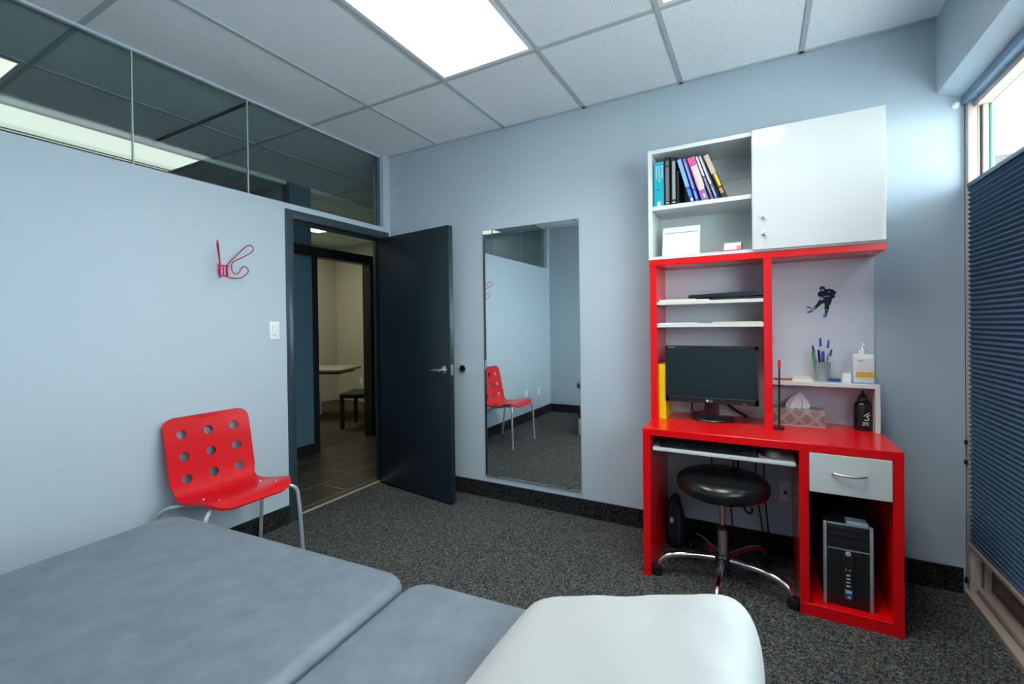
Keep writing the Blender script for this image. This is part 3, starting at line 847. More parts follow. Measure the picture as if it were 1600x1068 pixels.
book('textbook', 'black textbook standing just left of the leaning blue one', 2.3565, .0145, .185, 0, DK, deco=((.3, .5, .1, .4, bm_('moss', (.03, .05, .02))),))
book('textbook', 'sky blue textbook leaning against the black books', 2.4275, .0225, .252, 15.7, BL2, deco=((.05, .95, .35, .99, BL1), (.3, .8, .03, .10, WHT), (.1, .9, .14, .30, bm_('azure', (.05, .22, .78)))))
book('textbook', 'thin cobalt blue textbook leaning right of the sky blue one', 2.4555, .021, .252, 15.8, BL2, deco=((.2, .65, .30, .92, bm_('steel', (.25, .38, .66))), (.25, .6, .94, .985, PK), (.25, .65, .06, .24, BL1)))
book('textbook', 'thick pink and cream textbook leaning in the middle', 2.4845, .0385, .250, 16.6, VIO, deco=((.02, .98, .84, .995, PK), (.02, .12, .3, .84, PK), (.16, .86, .24, .80, CRM), (.86, .99, .30, .82, LAV), (.45, .7, .06, .15, CRM)))
book('textbook', 'slim grey-blue textbook leaning right of the pink one', 2.5315, .0150, .254, 18.0, SLT, deco=((.2, .8, .55, .99, WHT), (.25, .75, .15, .50, GR2)))
book('textbook', 'slim lavender textbook leaning second from the right', 2.5520, .0150, .256, 19.0, VIO, deco=((.15, .85, .35, .99, LAV), (.3, .8, .08, .28, BL1)))
book('textbook', 'black and tan textbook leaning rightmost on the cabinet shelf', 2.5835, .0285, .262, 21.0, DK, deco=((.10, .95, .55, .97, TANB), (.40, .85, .26, .54, YEL), (.25, .75, .10, .22, bm_('orange', (.55, .24, .08)))))

# calendar and card holder in the lower open bay
CB = CZ0 + .0162
cal = thing('desk_calendar', 'white tented desk calendar on the cabinet floor', 'calendar', (2.37, -.195, CB))
B().prism([(-.235, .006), (-.232, .006), (-.196, .168), (-.199, .168)], 'x', 2.274, 2.470).move(Matrix.Translation((0, 0, CB))).build('front_sheet', PAPER, cal, smooth=False)
B().prism([(-.160, .006), (-.157, .006), (-.194, .170), (-.197, .170)], 'x', 2.272, 2.472).move(Matrix.Translation((0, 0, CB))).build('back_card', mat('grey_card', (.45, .50, .54), rough=.7), cal, smooth=False)
B().box(2.272, 2.472, -.238, -.156, CB, CB + .006).build('base_card', mat('wood_edge', (.45, .34, .26), rough=.6), cal)
for z, x0, x1 in ((.135, 2.285, 2.460), (.022, 2.285, 2.345), (.034, 2.285, 2.462)):
    yy = -.235 + (z - .006) * .2222
    B().box(x0, x1, yy - .0008, yy + .0005, CB + z - (.0018 if z > .1 else .0006), CB + z + (.0018 if z > .1 else .0006)).build('printed_rule', INK if z > .1 else mat('pale_ink', (.55, .58, .62), rough=.8), cal, smooth=False)
cd = thing('card_holder', 'small business card holder with cards on the cabinet floor', 'card holder', (2.625, -.21, CB))
B().box(2.566, 2.680, -.245, -.185, CB, CB + .005).build('base', BLACKPL, cd)
B().prism([(-.242, .005), (-.238, .005), (-.206, .052), (-.210, .052)], 'x', 2.590, 2.672).move(Matrix.Translation((0, 0, CB))).build('cards', PAPER, cd, smooth=False)
B().prism([(-.244, .005), (-.2405, .005), (-.2205, .034), (-.2240, .034)], 'x', 2.650, 2.673).move(Matrix.Translation((0, 0, CB))).build('card_print', bm_('rose', (.72, .20, .26)), cd, smooth=False)
B().prism([(-.205, .050), (-.201, .050), (-.184, .005), (-.188, .005)], 'x', 2.588, 2.676).move(Matrix.Translation((0, 0, CB))).build('rear_flap', BLACKPL, cd, smooth=False)
B().box(2.566, 2.672, -.247, -.244, CB, CB + .010).build('lip', bm_('crimson', (.5, .03, .06)), cd)

# ================================================================== PAPERS ON THE HUTCH SHELVES
S1, S2 = 1.4082, 1.2862
o = B().box(2.262, 2.52, -.272, -.05, S1, S1 + .006, .001, 1).build('paper_stack', PAPER); tag(o, 'thin stack of white paper on the upper white shelf, left side', 'papers')
o = B().box(2.258, 2.45, -.268, -.08, S1 + .0062, S1 + .0105, .001, 1).build('envelope', mat('peach_envelope', (.78, .50, .30), rough=.7)); tag(o, 'peach envelope lying on the paper stack, upper shelf', 'envelope')
fo = thing('document_folder', 'flat black document folder on the upper white shelf, right side', 'folder', (2.62, -.15, S1))
B().box(2.53, 2.768, -.258, -.04, S1, S1 + .012, .002).build('lower_cover', BLACKMT, fo)
B().prism([(2.415, .014), (2.770, .016), (2.770, .030), (2.745, .042), (2.60, .036), (2.415, .030)], 'y', -.262, -.05).move(Matrix.Translation((0, 0, S1))).build('upper_cover', BLACKPL, fo, smooth=False)
B().box(2.66, 2.76, -.2, -.08, S1 + .0425, S1 + .046).build('blue_sheet', bm_('sheet_blue', (.05, .25, .55)), fo)
o = B().box(2.258, 2.46, -.268, -.05, S2, S2 + .004, .0008, 1).build('paper_sheet', PAPER); tag(o, 'white sheets lying on the lower white shelf, left side', 'papers')
o = B().box(2.535, 2.766, -.272, -.04, S2, S2 + .006, .001, 1).build('manila_folder', MANILA); tag(o, 'manila folder lying on the lower white shelf, right side', 'folder')

# ================================================================== DESKTOP OBJECTS
T = .7543
yb_ = thing('lever_binder', 'bright yellow binder standing left of the monitor', 'binder', (2.283, -.135, T))
B().box(2.2515, 2.2545, -.247, -.02, T, T + .305).build('cover', YELLOW, yb_)
B().box(2.2865, 2.2895, -.247, -.02, T, T + .300).build('cover', YELLOW, yb_)
B().box(2.2515, 2.2895, -.250, -.247, T, T + .305, .001, 1).build('spine', YELLOW, yb_)
B().box(2.2548, 2.2862, -.246, -.025, T + .004, T + .298).build('contents', mat('yellow_inner', (.72, .52, .02), rough=.6), yb_)

mo = thing('monitor', 'black widescreen monitor switched off on the red desk', 'monitor', (2.519, -.150, T), 0)
B().lathe([(0, 0), (.112, 0), (.115, .004), (.110, .009), (.06, .014), (.03, .018), (0, .018)], n=40).move(Matrix.Diagonal((1, .85, 1, 1))).build('base', BLACKPL, mo, local=True)
B().box(-.036, .036, -.050, -.015, .012, .18, .006).build('neck', BLACKPL, mo, local=True)
W2, MZ0, MZ1 = .2285, .104, .410
hs_ = B()
hs_.box(-W2, W2, -.108, -.086, MZ0, MZ1, .004)
hs_.box(-W2 + .04, W2 - .04, -.088, -.045, MZ0 + .05, MZ1 - .04, .012)
house = hs_.build('housing', BLACKPL, mo, local=True)
bz = B()
for a in ((-W2, W2, MZ1 - .020, MZ1), (-W2, W2, MZ0, MZ0 + .030), (-W2, -W2 + .018, MZ0, MZ1), (W2 - .018, W2, MZ0, MZ1)):
    bz.box(a[0], a[1], -.112, -.106, a[2], a[3], .0015, 1)
bz.build('bezel', BLACKPL, house, local=True)
B().box(-W2 + .018, W2 - .018, -.1095, -.1085, MZ0 + .030, MZ1 - .020).build('screen', SCREEN, mo, local=True)
LOGO = mat('silver_print', (.62, .64, .65), rough=.4)
q = B(); q.cyl((-.014, -.1132, MZ0 + .0135), (-.014, -.1120, MZ0 + .0135), .0065, n=20); q.build('logo_disc', LOGO, mo, local=True)
text_mesh('LG', .0125, mrot((-.004, -.1127, MZ0 + .009), (1, 0, 0), (0, 0, 1)), 'logo_letters', LOGO, mo, local=True)
text_mesh('FLATRON', .0085, mrot((-W2 + .012, -.1126, MZ1 - .012), (1, 0, 0), (0, 0, 1)), 'top_lettering', LOGO, mo, local=True)
B().box(.155, .168, -.1132, -.1118, MZ0 + .005, MZ0 + .008).build('power_button', LOGO, mo, local=True)
cables = [('monitor_cable', 'thin black cable looping down left behind the monitor', [(2.405, -.09, .88), (2.405, -.07, .80), (2.398, -.06, .778), (2.42, -.055, .765), (2.47, -.05, .775), (2.50, -.05, .80)], .004),
          ('monitor_cable', 'thick black cable slanting down right behind the monitor', [(2.575, -.08, .85), (2.60, -.07, .82), (2.65, -.06, .785), (2.69, -.055, .764)], .008)]
for n_, lb, pts, r_ in cables:
    o = B().tube(pts, r_, smooth=2).build(n_, BLACKMT); tag(o, lb, 'cable')

rh = thing('reflex_hammer', 'thin black reflex hammer with red tip standing beside the divider', 'reflex hammer', (2.836, -.262, T))
B().lathe([(0, 0), (.021, 0), (.024, .003), (.024, .008), (.020, .011), (.006, .013), (0, .013)], (2.836, -.262, T), 28).build('disc_head', BLACKPL, rh)
B().cyl((2.836, -.262, T + .012), (2.838, -.262, T + .305), .0048, .0042, n=12).build('handle', BLACKPL, rh)
B().tube([(2.838, -.262, T + .30), (2.838, -.262, T + .31), (2.8385, -.262, T + .335), (2.8385, -.262, T + .346)], [.0045, .0065, .0062, .003], n=12).build('tip', bm_('red_rubber', (.70, .01, .02)), rh)

tb = thing('tissue_box', 'taupe patterned tissue box with a tissue pulled out', 'tissue box', (2.926, -.092, T))
B().box(2.812, 3.040, -.147, -.037, T, T + .082, .002).build('carton', TISSUEBOX, tb)
B().box(2.818, 3.0405, -.1475, -.0365, T, T + .004).build('rim', mat('rim_highlight', (.55, .50, .50), rough=.2), tb)  # pale strip paints the highlights along the carton's foot
ts = B(); rnd = random.Random(3)
N = 14
crown = []
for lvl, (rad, z) in enumerate(((.042, 0), (.046, .018), (.036, .042), (.020, .064), (.004, .080))):
    crown.append([ts.bm.verts.new((2.925 + rad * (1.25 if k % 2 else .72) * math.cos(2 * math.pi * k / N) + lvl * .003, -.092 + rad * .62 * (1.2 if k % 2 else .7) * math.sin(2 * math.pi * k / N), T + .081 + z + rnd.uniform(-.004, .004))) for k in range(N)])
for a, b in zip(crown, crown[1:]):
    for k in range(N): ts.bm.faces.new((a[k], a[(k + 1) % N], b[(k + 1) % N], b[k]))
ts.bm.faces.new(crown[-1]); ts.bm.faces.new(crown[0][::-1])
ts.build('tissue', mat('tissue_paper', (.82, .80, .84), rough=.9), tb, ang=25)

bo = thing('sports_bottle', 'black squeeze bottle with white emblem under the small white shelf', 'bottle', (3.196, -.110, T))
B().lathe([(0, 0), (.034, 0), (.037, .004), (.037, .112), (.034, .128), (.024, .140), (.019, .143), (0, .143)], (3.196, -.110, T), 36).build('body', mat('black_bottle', (.006, .007, .008), rough=.18), bo)
cp = B().lathe([(0, .143), (.021, .143), (.021, .152), (.019, .162), (.011, .172), (.006, .175), (0, .175)], (3.196, -.110, T), 24).build('cap', BLACKPL, bo)
B().lathe([(0, .174), (.0075, .174), (.0055, .180), (.0075, .186), (.006, .192), (0, .193)], (3.196, -.110, T), 16).build('nozzle', BLACKPL, cp)
PR = mat('bottle_print', (.66, .68, .70), rough=.5)
def on_cyl(o_, c, r_):
    for v in o_.data.vertices:   # wrap flat artwork on the bottle: x -> angle
        a = v.co.x / r_ - math.pi / 2 - .1
        d = r_ + .0006 + v.co.z * .5
        v.co = Vector((d * math.cos(a), d * math.sin(a), v.co.y))
l1 = text_mesh('SPRI', .027, Matrix.Translation((-.004, .026, 0)) @ Matrix.Diagonal((.58, 1, 1, 1)), 'letters', PR, bo, local=True, depth=.0003); on_cyl(l1, None, .037)
em = B()
em.tube([(.002, .072, 0), (.012, .081, 0), (.026, .088, 0)], .0018, n=6)
em.tube([(.030, .076, 0), (.016, .074, 0), (.011, .068, 0), (.022, .062, 0), (.023, .055, 0), (.014, .051, 0), (.004, .056, 0)], .0022, n=6, smooth=1)
e1 = em.build('emblem', PR, bo, local=True); on_cyl(e1, None, .037)

# things on the small white shelf
SS = .9842
cu = thing('pencil_cup', 'grey mesh pencil cup on the small white shelf', 'pencil cup', (3.033, -.085, SS))
MESHM = mat('grey_mesh', (.36, .42, .45), rough=.4, metal=.3)
B().lathe([(0, 0), (.030, 0), (.0375, .094), (.0385, .096), (.0370, .097), (.0355, .094), (.0285, .003), (0, .003)], (3.033, -.085, SS), 32).build('cup_wall', MESHM, cu)
rm = B(); rm.tube([(3.033 + .0380 * math.cos(k * math.pi / 14), -.085 + .0380 * math.sin(k * math.pi / 14), SS + .096) for k in range(28)], .0018, n=6, closed=True); rm.build('rim', MESHM, cu)
pens = [('green pen at the left of the pencil cup', (-.022, -.012), (-.034, -.02), .145, (.05, .42, .14), (.05, .42, .14)), ('pen with dark blue cap leaning left in the pencil cup', (-.012, .008), (-.026, .0), .178, (.30, .34, .40), (.03, .07, .30)),
        ('black pen upright in the pencil cup', (-.006, -.014), (-.012, -.022), .155, (.012, .012, .016), (.012, .012, .016)), ('clear pen with blue end, tallest in the pencil cup', (.0, .008), (-.003, .0), .215, (.62, .66, .72), (.03, .08, .50)),
        ('thick blue marker in the pencil cup', (.006, -.012), (.003, -.024), .150, (.03, .09, .48), (.03, .09, .48)), ('white pen with purple grip leaning right in the pencil cup', (.010, .008), (.018, .002), .205, (.66, .68, .74), (.05, .10, .45)),
        ('silver pen leaning furthest right in the pencil cup', (.014, -.006), (.028, -.018), .160, (.58, .62, .66), (.10, .11, .13)), ('dark green pen in the pencil cup behind the silver one', (.016, .010), (.022, .010), .135, (.02, .08, .07), (.02, .08, .07))]
for lb, (ax, ay), (bx, by), L_, c1, c2 in pens:
    p0 = Vector((3.033 + ax * .8, -.085 + ay * .8, SS + .0045)); d = (Vector((3.033 + bx, -.085 + by, SS + .10)) - p0).normalized()
    t = thing('pen', lb, 'pen', p0, group='pens in the pencil cup')
    r_ = .0068 if 'marker' in lb else .0050
    B().cyl(p0, p0 + d * (L_ * .84), r_, n=10).build('barrel', mat('pen_%d_%d_%d' % tuple(int(v * 99) for v in c1), c1, rough=.3), t)
    B().cyl(p0 + d * (L_ * .80), p0 + d * L_, r_ * 1.18, r_ * .9, n=10).build('cap', mat('pen_%d_%d_%d' % tuple(int(v * 99) for v in c2), c2, rough=.3), t)

sz = thing('sanitizer_bottle', 'clear pump bottle of hand sanitizer with orange and white label', 'pump bottle', (3.198, -.120, SS))
CLEARPL = mat('milky_plastic', (.62, .70, .74), rough=.2)
B().box(3.154, 3.242, -.143, -.098, SS, SS + .142, .010, 3).build('bottle_body', CLEARPL, sz)
B().box(3.165, 3.236, -.1442, -.1425, SS + .024, SS + .122, .0006, 1).build('label', PAPER, sz)
B().box(3.165, 3.236, -.1448, -.1435, SS + .030, SS + .056).build('label_band', bm_('amber', (.74, .40, .03)), sz)
B().prism([(3.170, .110), (3.178, .114), (3.194, .112), (3.196, .108), (3.182, .105)], 'y', -.1448, -.1435).move(Matrix.Translation((0, 0, SS))).build('label_mark', bm_('amber', (.74, .40, .03)), sz, smooth=False)
for z, x1 in ((.098, 3.215), (.090, 3.205), (.064, 3.225)):
    B().box(3.172, x1, -.1447, -.1435, SS + z - .001, SS + z + .001).build('label_line', mat('pale_ink', (.55, .58, .62), rough=.8), sz, smooth=False)
pm = B().lathe([(0, .142), (.016, .142), (.016, .160), (.007, .163), (.006, .182), (0, .182)], (3.196, -.120, SS), 20).build('pump_collar', WHITEPL, sz)
B().tube([(3.203, -.120, SS + .186), (3.196, -.120, SS + .187), (3.196, -.135, SS + .187), (3.195, -.152, SS + .183)], [.006, .007, .005, .004], n=8).build('nozzle', WHITEPL, pm)
o = B().box(3.062, 3.110, -.112, -.094, SS, SS + .016, .005, 2).build('marker', bm_('marker_blue', (.01, .06, .32))); tag(o, 'short blue marker lying right of the pencil cup', 'marker')
ib = thing('small_box', 'small white box standing between blue marker and sanitizer', 'box', (3.130, -.118, SS))
B().box(3.112, 3.1475, -.140, -.100, SS, SS + .048, .001, 1).build('carton', WHITEPL, ib)
B().box(3.1115, 3.148, -.1405, -.0995, SS + .048, SS + .0495).build('lid', mat('box_lid', (.50, .52, .52), rough=.5), ib)
no = thing('note_pad', 'cream note pad lying left of the pencil cup', 'note pad', (2.945, -.10, SS))
for k in range(3):
    B().box(2.898 + k * .002, 2.990 - k * .003, -.165, -.035, SS + k * .005, SS + k * .005 + .0048).build('sheet_block', CREAM, no)
o = B().cyl((2.816, -.118, SS + .0045), (2.902, -.112, SS + .0045), .0042, n=10).build('pen', bm_('pen_red', (.42, .03, .04))); tag(o, 'dark red pen lying against the red divider on the small shelf', 'pen')

# hockey player sticker on the white back panel
dc = thing('wall_sticker', 'small cut-out sticker of an ice hockey player in dark kit', 'sticker', (3.024, -.012, 1.385))
NAV = bm_('kit_navy', (.012, .028, .055), .9); SKT = bm_('skate_blue', (.06, .22, .42), .9); SKIN = bm_('sticker_skin', (.34, .25, .27), .9); GRS = bm_('glove_grey', (.40, .38, .48), .9); TRM = bm_('kit_trim', (.22, .32, .42), .9)
def stick(nm, m_, pts, y0, y1):
    poly = [(2.948 + x * .000204, 1.500 - y * .000204) for x, y in pts]
    B().prism(poly, 'y', y0, y1).build(nm, m_, dc, smooth=False)
stick('jersey', NAV, [(430, 260), (540, 210), (640, 210), (720, 245), (780, 310), (740, 360), (740, 440), (690, 455), (680, 500), (620, 520), (500, 530), (480, 500), (400, 400), (370, 350), (390, 290)], -.0130, -.0121)
stick('head', NAV, [(410, 190), (430, 150), (480, 135), (525, 155), (540, 200), (520, 260), (450, 260), (425, 230)], -.0133, -.0121)
stick('face', SKIN, [(440, 210), (490, 195), (515, 225), (510, 265), (470, 270), (445, 245)], -.0135, -.0121)
stick('trousers', NAV, [(400, 490), (500, 500), (680, 480), (660, 580), (625, 640), (610, 760), (580, 830), (530, 830), (520, 700), (525, 580), (480, 580), (400, 650), (320, 740), (260, 700), (310, 640), (370, 560)], -.0128, -.0121)
stick('glove', GRS, [(410, 410), (450, 400), (510, 450), (480, 500), (430, 500), (400, 470)], -.0136, -.0121)
stick('skate', SKT, [(520, 830), (590, 830), (580, 900), (540, 950), (490, 940), (485, 900)], -.0130, -.0121)
stick('skate', SKT, [(260, 720), (285, 770), (240, 800), (180, 825), (130, 810), (150, 780), (210, 750)], -.0132, -.0121)
stick('hockey_stick', NAV, [(130, 645), (160, 650), (250, 690), (240, 715), (170, 690), (135, 665)], -.0128, -.0121)
stick('jersey_mark', TRM, [(505, 390), (620, 385), (625, 410), (510, 415)], -.0134, -.0121)
stick('jersey_mark', TRM, [(600, 275), (630, 270), (635, 305), (605, 305)], -.0134, -.0121)
stick('sock_stripe', TRM, [(530, 745), (615, 740), (610, 765), (530, 770)], -.0134, -.0121)
stick('sock_stripe', TRM, [(270, 650), (340, 670), (320, 720), (270, 690)], -.0134, -.0121)

# keyboard and mouse on the tray
kb = thing('keyboard', 'black keyboard lying on the pull-out tray', 'keyboard', (2.515, -.40, .6582))
B().prism([(-.490, 0), (-.335, 0), (-.335, .030), (-.490, .012)], 'x', 2.300, 2.745).move(Matrix.Translation((0, 0, .6582))).build('keyboard_body', BLACKPL, kb, smooth=False)
kr = None
for r_ in range(5):
    for c_ in range(20):
        y = -.478 + r_ * .028; z = .6582 + .0125 + (y + .49) * .1161
        if kr is None:
            o = B().box(-.0095, .0095, -.0105, .0105, 0, .006, .0015, 1).build('key', mat('key_black', (.016, .018, .020), rough=.5), kb, local=True); kr = o.data
        else:
            o = bpy.data.objects.new('key', kr); COL.objects.link(o); o.parent = kb
        o.location = (2.313 + c_ * .0212 - 2.515 + .01, y + .40, z - .6582)
ms = B(); ms.lathe([(0, 0), (.032, 0), (.034, .008), (.028, .022), (.014, .030), (0, .031)], (0, 0, 0), 24)
ms.move(Matrix.Translation((2.80, -.43, .6582)) @ Matrix.Diagonal((1, 1.6, 1, 1)))
tag(ms.build('computer_mouse', mat('grey_mouse', (.20, .22, .23), rough=.4)), 'dark grey mouse on the right of the pull-out tray', 'mouse')

# computer tower
pc = thing('computer_tower', 'black computer tower with silver edges inside the desk compartment', 'computer', (3.080, -.27, .0522))
PZ = .0522; PX0, PX1, PYF, PT = 2.993, 3.170, -.478, .412
B().box(PX0 + .003, PX1 - .003, PYF + .012, -.06, PZ, PT - .004, .003).build('case', BLACKMT, pc)
B().box(PX0 + .014, PX1 - .014, PYF + .001, PYF + .012, PZ + .002, PT - .003, .002).build('front_panel', BLACKPL, pc)
SILV = mat('silver_plastic', (.42, .48, .52), rough=.3, metal=.5)
for x in (PX0, PX1 - .013):
    B().box(x, x + .013, PYF - .004, PYF + .014, PZ, PT, .003).build('silver_edge', SILV, pc)
B().box(PX0 + .013, PX1 - .013, PYF - .001, PYF + .010, PT - .008, PT - .001, .002).build('silver_top_edge', SILV, pc)
B().box(PX0 + .015, PX1 - .015, PYF - .001, PYF + .004, .298, .303).build('silver_line', SILV, pc)
for k in range(3):
    z = PT - .030 - k * .026
    B().box(PX0 + .017, PX1 - .017, PYF - .0002, PYF + .002, z - .011, z + .011, .001, 1).build('drive_bay', BLACKMT, pc)
rib = None
for k in range(26):
    x = PX0 + .018 + k * .0056
    if .062 < x - PX0 < .115: continue
    if rib is None:
        rb = B().box(-.0012, .0012, -.0022, .001, 0, .195).build('grille_rib', mat('grille', (.022, .026, .028), rough=.4), pc, local=True); rib = rb.data; o = rb
    else:
        o = bpy.data.objects.new('grille_rib', rib); COL.objects.link(o); o.parent = pc
    o.location = (x - 3.080, PYF + .001 + .27, .098 - .0522)
B().box(PX0 + .068, PX0 + .110, PYF - .0025, PYF + .002, .085, .297, .001, 1).build('centre_strip', BLACKMT, pc)
q = B(); q.cyl((PX0 + .089, PYF - .0042, .286), (PX0 + .089, PYF - .002, .286), .0098, n=24); q.build('logo_disc', LOGO, pc)
text_mesh('hp', .0125, mrot((PX0 + .089, PYF - .0046, .2825), (1, 0, 0), (0, 0, 1)), 'logo_letters', BLACKMT, pc, align='CENTER', depth=.0003)
for k in range(4):
    B().box(PX0 + .082, PX0 + .096, PYF - .0036, PYF - .002, .190 - k * .0155, .1955 - k * .0155).build('port', mat('port_light', (.60, .62, .62), rough=.4), pc)
for dx in (.081, .095):
    q = B(); q.cyl((PX0 + dx, PYF - .0036, .216), (PX0 + dx, PYF - .002, .216), .0026, n=12); q.build('audio_jack', LOGO, pc)
B().box(PX0 + .076, PX0 + .103, PYF - .0034, PYF - .002, .112, .131).build('blue_sticker', bm_('sticker_blue', (.05, .26, .70)), pc)
B().box(PX0 + .080, PX0 + .099, PYF - .0040, PYF - .003, .118, .125).build('sticker_mark', PAPER, pc)
B().box(PX0 + .077, PX0 + .102, PYF - .0034, PYF - .002, .089, .109).build('blue_sticker', bm_('sticker_navy', (.02, .10, .30)), pc)
B().box(PX0 + .088, PX0 + .096, PYF - .0040, PYF - .003, .095, .103).build('sticker_mark', bm_('sticker_gold', (.65, .55, .15)), pc)
o = thing('disc_case', 'pale blue disc case lying on top of the computer tower', 'disc case', (3.11, -.36, PT))
B().box(3.078, 3.156, -.468, -.405, PT - .0038, PT + .006, .001, 1).build('case', mat('pale_blue_case', (.30, .45, .62), rough=.25), o)
B().box(3.082, 3.152, -.465, -.408, PT + .006, PT + .007).build('sleeve', bm_('sleeve', (.52, .62, .72)), o)

# ================================================================== STOOL
SX, SY = 2.582, -.386
st = thing('rolling_stool', 'black padded round stool on a chrome five-star base under the desk', 'stool', (SX, SY, 0))
B().lathe([(0, .433), (.150, .433), (.185, .438), (.207, .452), (.215, .473), (.213, .496), (.200, .515), (.170, .527), (.10, .534), (0, .536)], (SX, SY, 0), 48).build('seat', BLACKVN, st)
B().lathe([(0, .416), (.12, .416), (.14, .4328), (0, .4328)], (SX, SY, 0), 32).build('seat_plate', BLACKMT, st)
B().cyl((SX, SY, .24), (SX, SY, .417), .0125, n=20).build('piston', CHROME, st)
B().cyl((SX, SY, .10), (SX, SY, .262), .0225, n=24, bev=.002).build('column', mat('column_grey', (.42, .41, .38), rough=.3, metal=.8), st)
B().lathe([(.0, .255), (.027, .255), (.027, .272), (.018, .276), (0, .276)], (SX, SY, 0), 24).build('collar', BLACKPL, st)
B().lathe([(0, .085), (.030, .085), (.042, .096), (.042, .118), (.032, .130), (0, .130)], (SX, SY, 0), 28).build('hub', BLACKPL, st)
for k in range(5):
    a = R(-91 + 72 * k); c, s = math.cos(a), math.sin(a)
    P_ = lambda r_, z: (SX + c * r_, SY + s * r_, z)
    tb_ = B(); tb_.tube([P_(.030, .106), P_(.10, .112), P_(.18, .112), P_(.250, .104), P_(.296, .082), P_(.308, .056)], .0145, n=12, smooth=2)
    lg = tb_.build('leg', CHROME, st)
    B().cyl(P_(.308, .042), P_(.308, .066), .0065, n=12).build('stem', CHROME, lg)
    tx, ty = -s, c
    wc = Vector(P_(.316, .0245))
    for sg in (-1, 1):
        o0 = wc + Vector((tx, ty, 0)) * (sg * .006); o1 = wc + Vector((tx, ty, 0)) * (sg * .023)
        B().cyl(o0, o1, .0245, n=22, bev=.003).build('caster_wheel', BLACKPL, lg)
    hd = B(); hd.cyl(wc + Vector((tx, ty, 0)) * -.0055 + Vector((0, 0, .006)), wc + Vector((tx, ty, 0)) * .0055 + Vector((0, 0, .006)), .023, n=20); hd.build('caster_hood', BLACKMT, lg)

# ================================================================== UNDER THE DESK
bg_ = thing('backpack', 'black bag slumped against the wall under the desk', 'bag', (2.345, -.13, 0))
bb = B(); t = bmesh.new(); bmesh.ops.create_icosphere(t, subdivisions=3, radius=1)
for v in t.verts:
    v.co = Vector((math.copysign(abs(v.co.x) ** .6, v.co.x) * .048 * (1.0 - .35 * max(0, v.co.z)), math.copysign(abs(v.co.y) ** .6, v.co.y) * .085 * (1 - .35 * max(0, v.co.z)), math.copysign(abs(v.co.z) ** .75, v.co.z) * .150 + .150))
    v.co.x += .006 * math.sin(20 * v.co.z) ; v.co.y += .008 * math.sin(17 * v.co.z + 1)
bb.add(t, Matrix.Translation((2.316, -.125, 0))); bb.build('bag_body', mat('black_nylon', (.008, .010, .016), rough=.7), bg_, ang=80)
B().tube([(2.32, -.13, .295), (2.30, -.195, .25), (2.292, -.212, .15), (2.305, -.205, .06)], .010, n=8, smooth=2).build('strap', BLACKMT, bg_)
B().tube([(2.335, -.185, .24), (2.348, -.207, .18), (2.348, -.211, .10), (2.342, -.208, .05)], .005, n=8, smooth=2).build('zip', mat('navy_zip', (.02, .04, .12), rough=.4), bg_)
B().box(2.300, 2.318, -.224, -.216, .165, .195, .003).build('buckle', LGREY, bg_)
wo = thing('wall_outlet', 'white double outlet plate on the wall under the desk', 'outlet', (2.88, 0, .357), group='wall outlet plates')
B().box(2.842, 2.900, -.006, 0, .303, .412, .002).build('plate', WHITEPL, wo)
B().box(2.863, 2.880, -.009, -.005, .345, .365, .001).build('socket', BLACKPL, wo)
for nm, lb, pts, r_ in (('power_cable', 'black cable hanging left of the stool column under the desk', [(2.50, -.03, .66), (2.505, -.03, .45), (2.49, -.03, .32), (2.455, -.03, .29), (2.42, -.03, .285)], .0035),
                        ('power_cable', 'black cable hanging just right of the stool column', [(2.615, -.03, .66), (2.618, -.03, .40), (2.60, -.03, .25), (2.61, -.03, .12), (2.63, -.03, .01)], .0035),
                        ('power_cable', 'black cable looping down to the plug under the desk', [(2.64, -.03, .66), (2.642, -.03, .36), (2.68, -.03, .29), (2.715, -.03, .245), (2.705, -.03, .215), (2.675, -.03, .225), (2.665, -.03, .27), (2.66, -.03, .32)], .0055),
                        ('power_cable', 'black cable hanging second from the right under the desk', [(2.73, -.03, .66), (2.728, -.03, .36), (2.742, -.03, .27), (2.765, -.03, .12), (2.77, -.03, .01)], .0035),
                        ('power_cable', 'black cable hanging furthest right under the desk', [(2.77, -.03, .66), (2.768, -.03, .38), (2.778, -.03, .26), (2.79, -.03, .12), (2.80, -.03, .01)], .0035)):
    o = B().tube(pts, r_, smooth=3).build(nm, BLACKMT); tag(o, lb, 'cable')
o = B().box(2.682, 2.706, -.045, -.022, .248, .270, .006, 2).build('power_plug', LGREY); tag(o, 'small silver plug hanging on the looped cable', 'plug')

# ================================================================== NAVY PLEATED SHADE
sh = thing('pleated_shade', 'navy pleated window shade lowered partway from the top', 'window shade', (3.61, -.66, .235))
ST, SB, PIT = 1.893, .258, .0218
n = int((ST - SB) / PIT)
f = B(); A = []
for y in (-.036, -1.285):
    col = []
    for k in range(n * 2 + 1):
        z = SB + (ST - SB) * k / (n * 2)
        col.append(f.bm.verts.new((3.6015 if k % 2 else 3.6125, y, z)))
    A.append(col)
Bk = []
for y in (-.036, -1.285):
    col = []
    for k in range(n * 2 + 1):
        z = SB + (ST - SB) * k / (n * 2)
        col.append(f.bm.verts.new((3.6275 if k % 2 else 3.6165, y, z)))
    Bk.append(col)
for G in (A, Bk):
    for k in range(n * 2): f.bm.faces.new((G[0][k], G[0][k + 1], G[1][k + 1], G[1][k]))
f.build('pleated_fabric', NAVY, sh, smooth=False)
B().box(3.599, 3.630, -1.287, -.033, 1.892, 1.912, .003).build('top_rail', NAVYRAIL, sh)
B().box(3.598, 3.630, -1.287, -.033, .236, .258, .003).build('bottom_rail', ALU, sh)
B().box(3.592, 3.628, -1.290, -.002, 2.288, 2.326, .003).build('head_rail', mat('shade_headrail', (.14, .24, .36), rough=.35), sh)
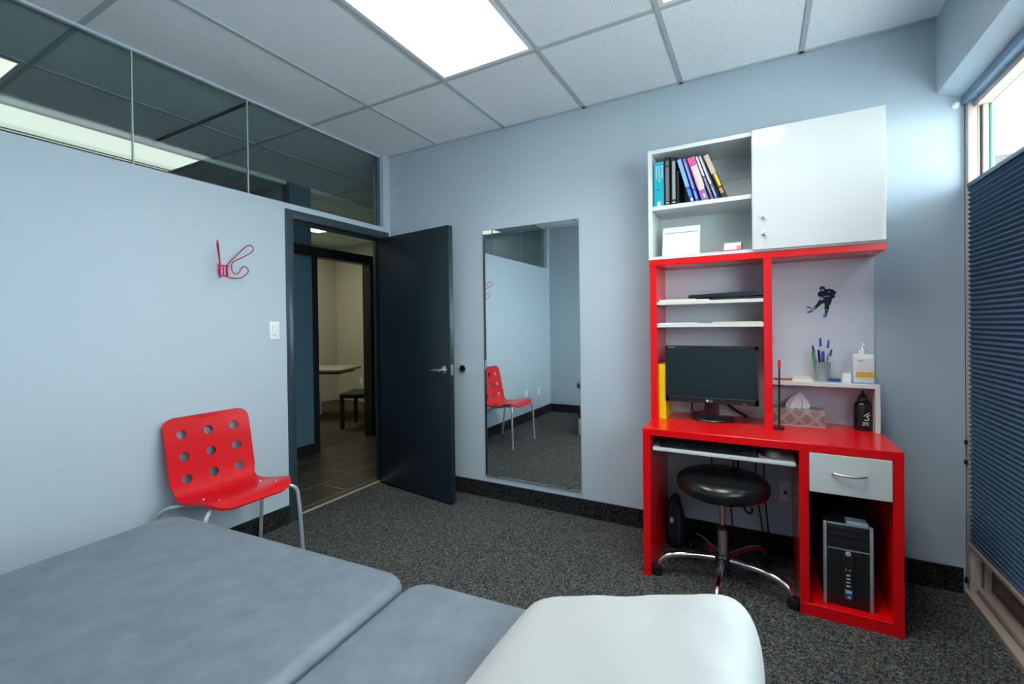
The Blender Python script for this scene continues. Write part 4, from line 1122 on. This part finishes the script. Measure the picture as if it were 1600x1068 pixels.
for y in (-.12, -.66, -1.2):
    B().cyl((3.611, y, 1.91), (3.611, y, 2.29), .0008, n=6).build('lift_cord', NAVYRAIL, sh)
cdd = thing('shade_cord', 'thin dark pull cord with two beads hanging at the window corner', 'cord', (3.600, -.016, .06))
B().tube([(3.5985, -.016, 2.287), (3.5985, -.016, 1.2), (3.5990, -.016, .07)], .0012, n=6).build('cord', BLACKMT, cdd)
for z in (.715, .622):
    B().lathe([(0, -.012), (.005, -.010), (.0075, 0), (.005, .010), (0, .012)], (3.5985, -.016, z), 14).build('bead', BLACKMT, cdd)
B().lathe([(0, -.016), (.006, -.014), (.007, 0), (.004, .014), (0, .016)], (3.5988, -.016, .07), 14).build('tassel', BLACKMT, cdd)
ck = thing('cord_cleat', 'tiny white cleat on the wall at the top window corner', 'cleat', (3.572, 0, 2.285))
B().lathe([(0, 0), (.014, 0), (.014, .004), (.007, .007), (.007, .016), (.011, .018), (0, .020)], n=18).move(Matrix.Translation((3.572, 0, 2.292)) @ Matrix.Rotation(R(90), 4, 'X')).build('knob', WHITEPL, ck)

# the other shades along the same window, outside the view, drawn further open to add daylight
SO = 1.15; n2 = int((SO - SB) / PIT)
for k, (a, b) in enumerate(((-1.335, -2.585), (-2.635, YREAR + .03))):
    s2 = thing('pleated_shade', ('unseen navy pleated shade in the middle bay, opened further to add daylight', 'unseen navy pleated shade in the rear bay, opened further to add daylight')[k], 'window shade', (3.61, (a + b) / 2, .235))
    f = B()
    for G in ((3.6015, 3.6125), (3.6275, 3.6165)):
        cols_ = [[f.bm.verts.new((G[0] if q % 2 else G[1], y, SB + (SO - SB) * q / (n2 * 2))) for q in range(n2 * 2 + 1)] for y in (a, b)]
        for q in range(n2 * 2): f.bm.faces.new((cols_[0][q], cols_[0][q + 1], cols_[1][q + 1], cols_[1][q]))
    f.build('pleated_fabric', NAVY, s2, smooth=False)
    B().box(3.599, 3.630, b, a, SO - .001, SO + .019, .003).build('top_rail', NAVYRAIL, s2)
    B().box(3.598, 3.630, b, a, .236, .258, .003).build('bottom_rail', ALU, s2)
    B().box(3.592, 3.628, b, a, 2.288, 2.326, .003).build('head_rail', mat('shade_headrail', (.14, .24, .36), rough=.35), s2)
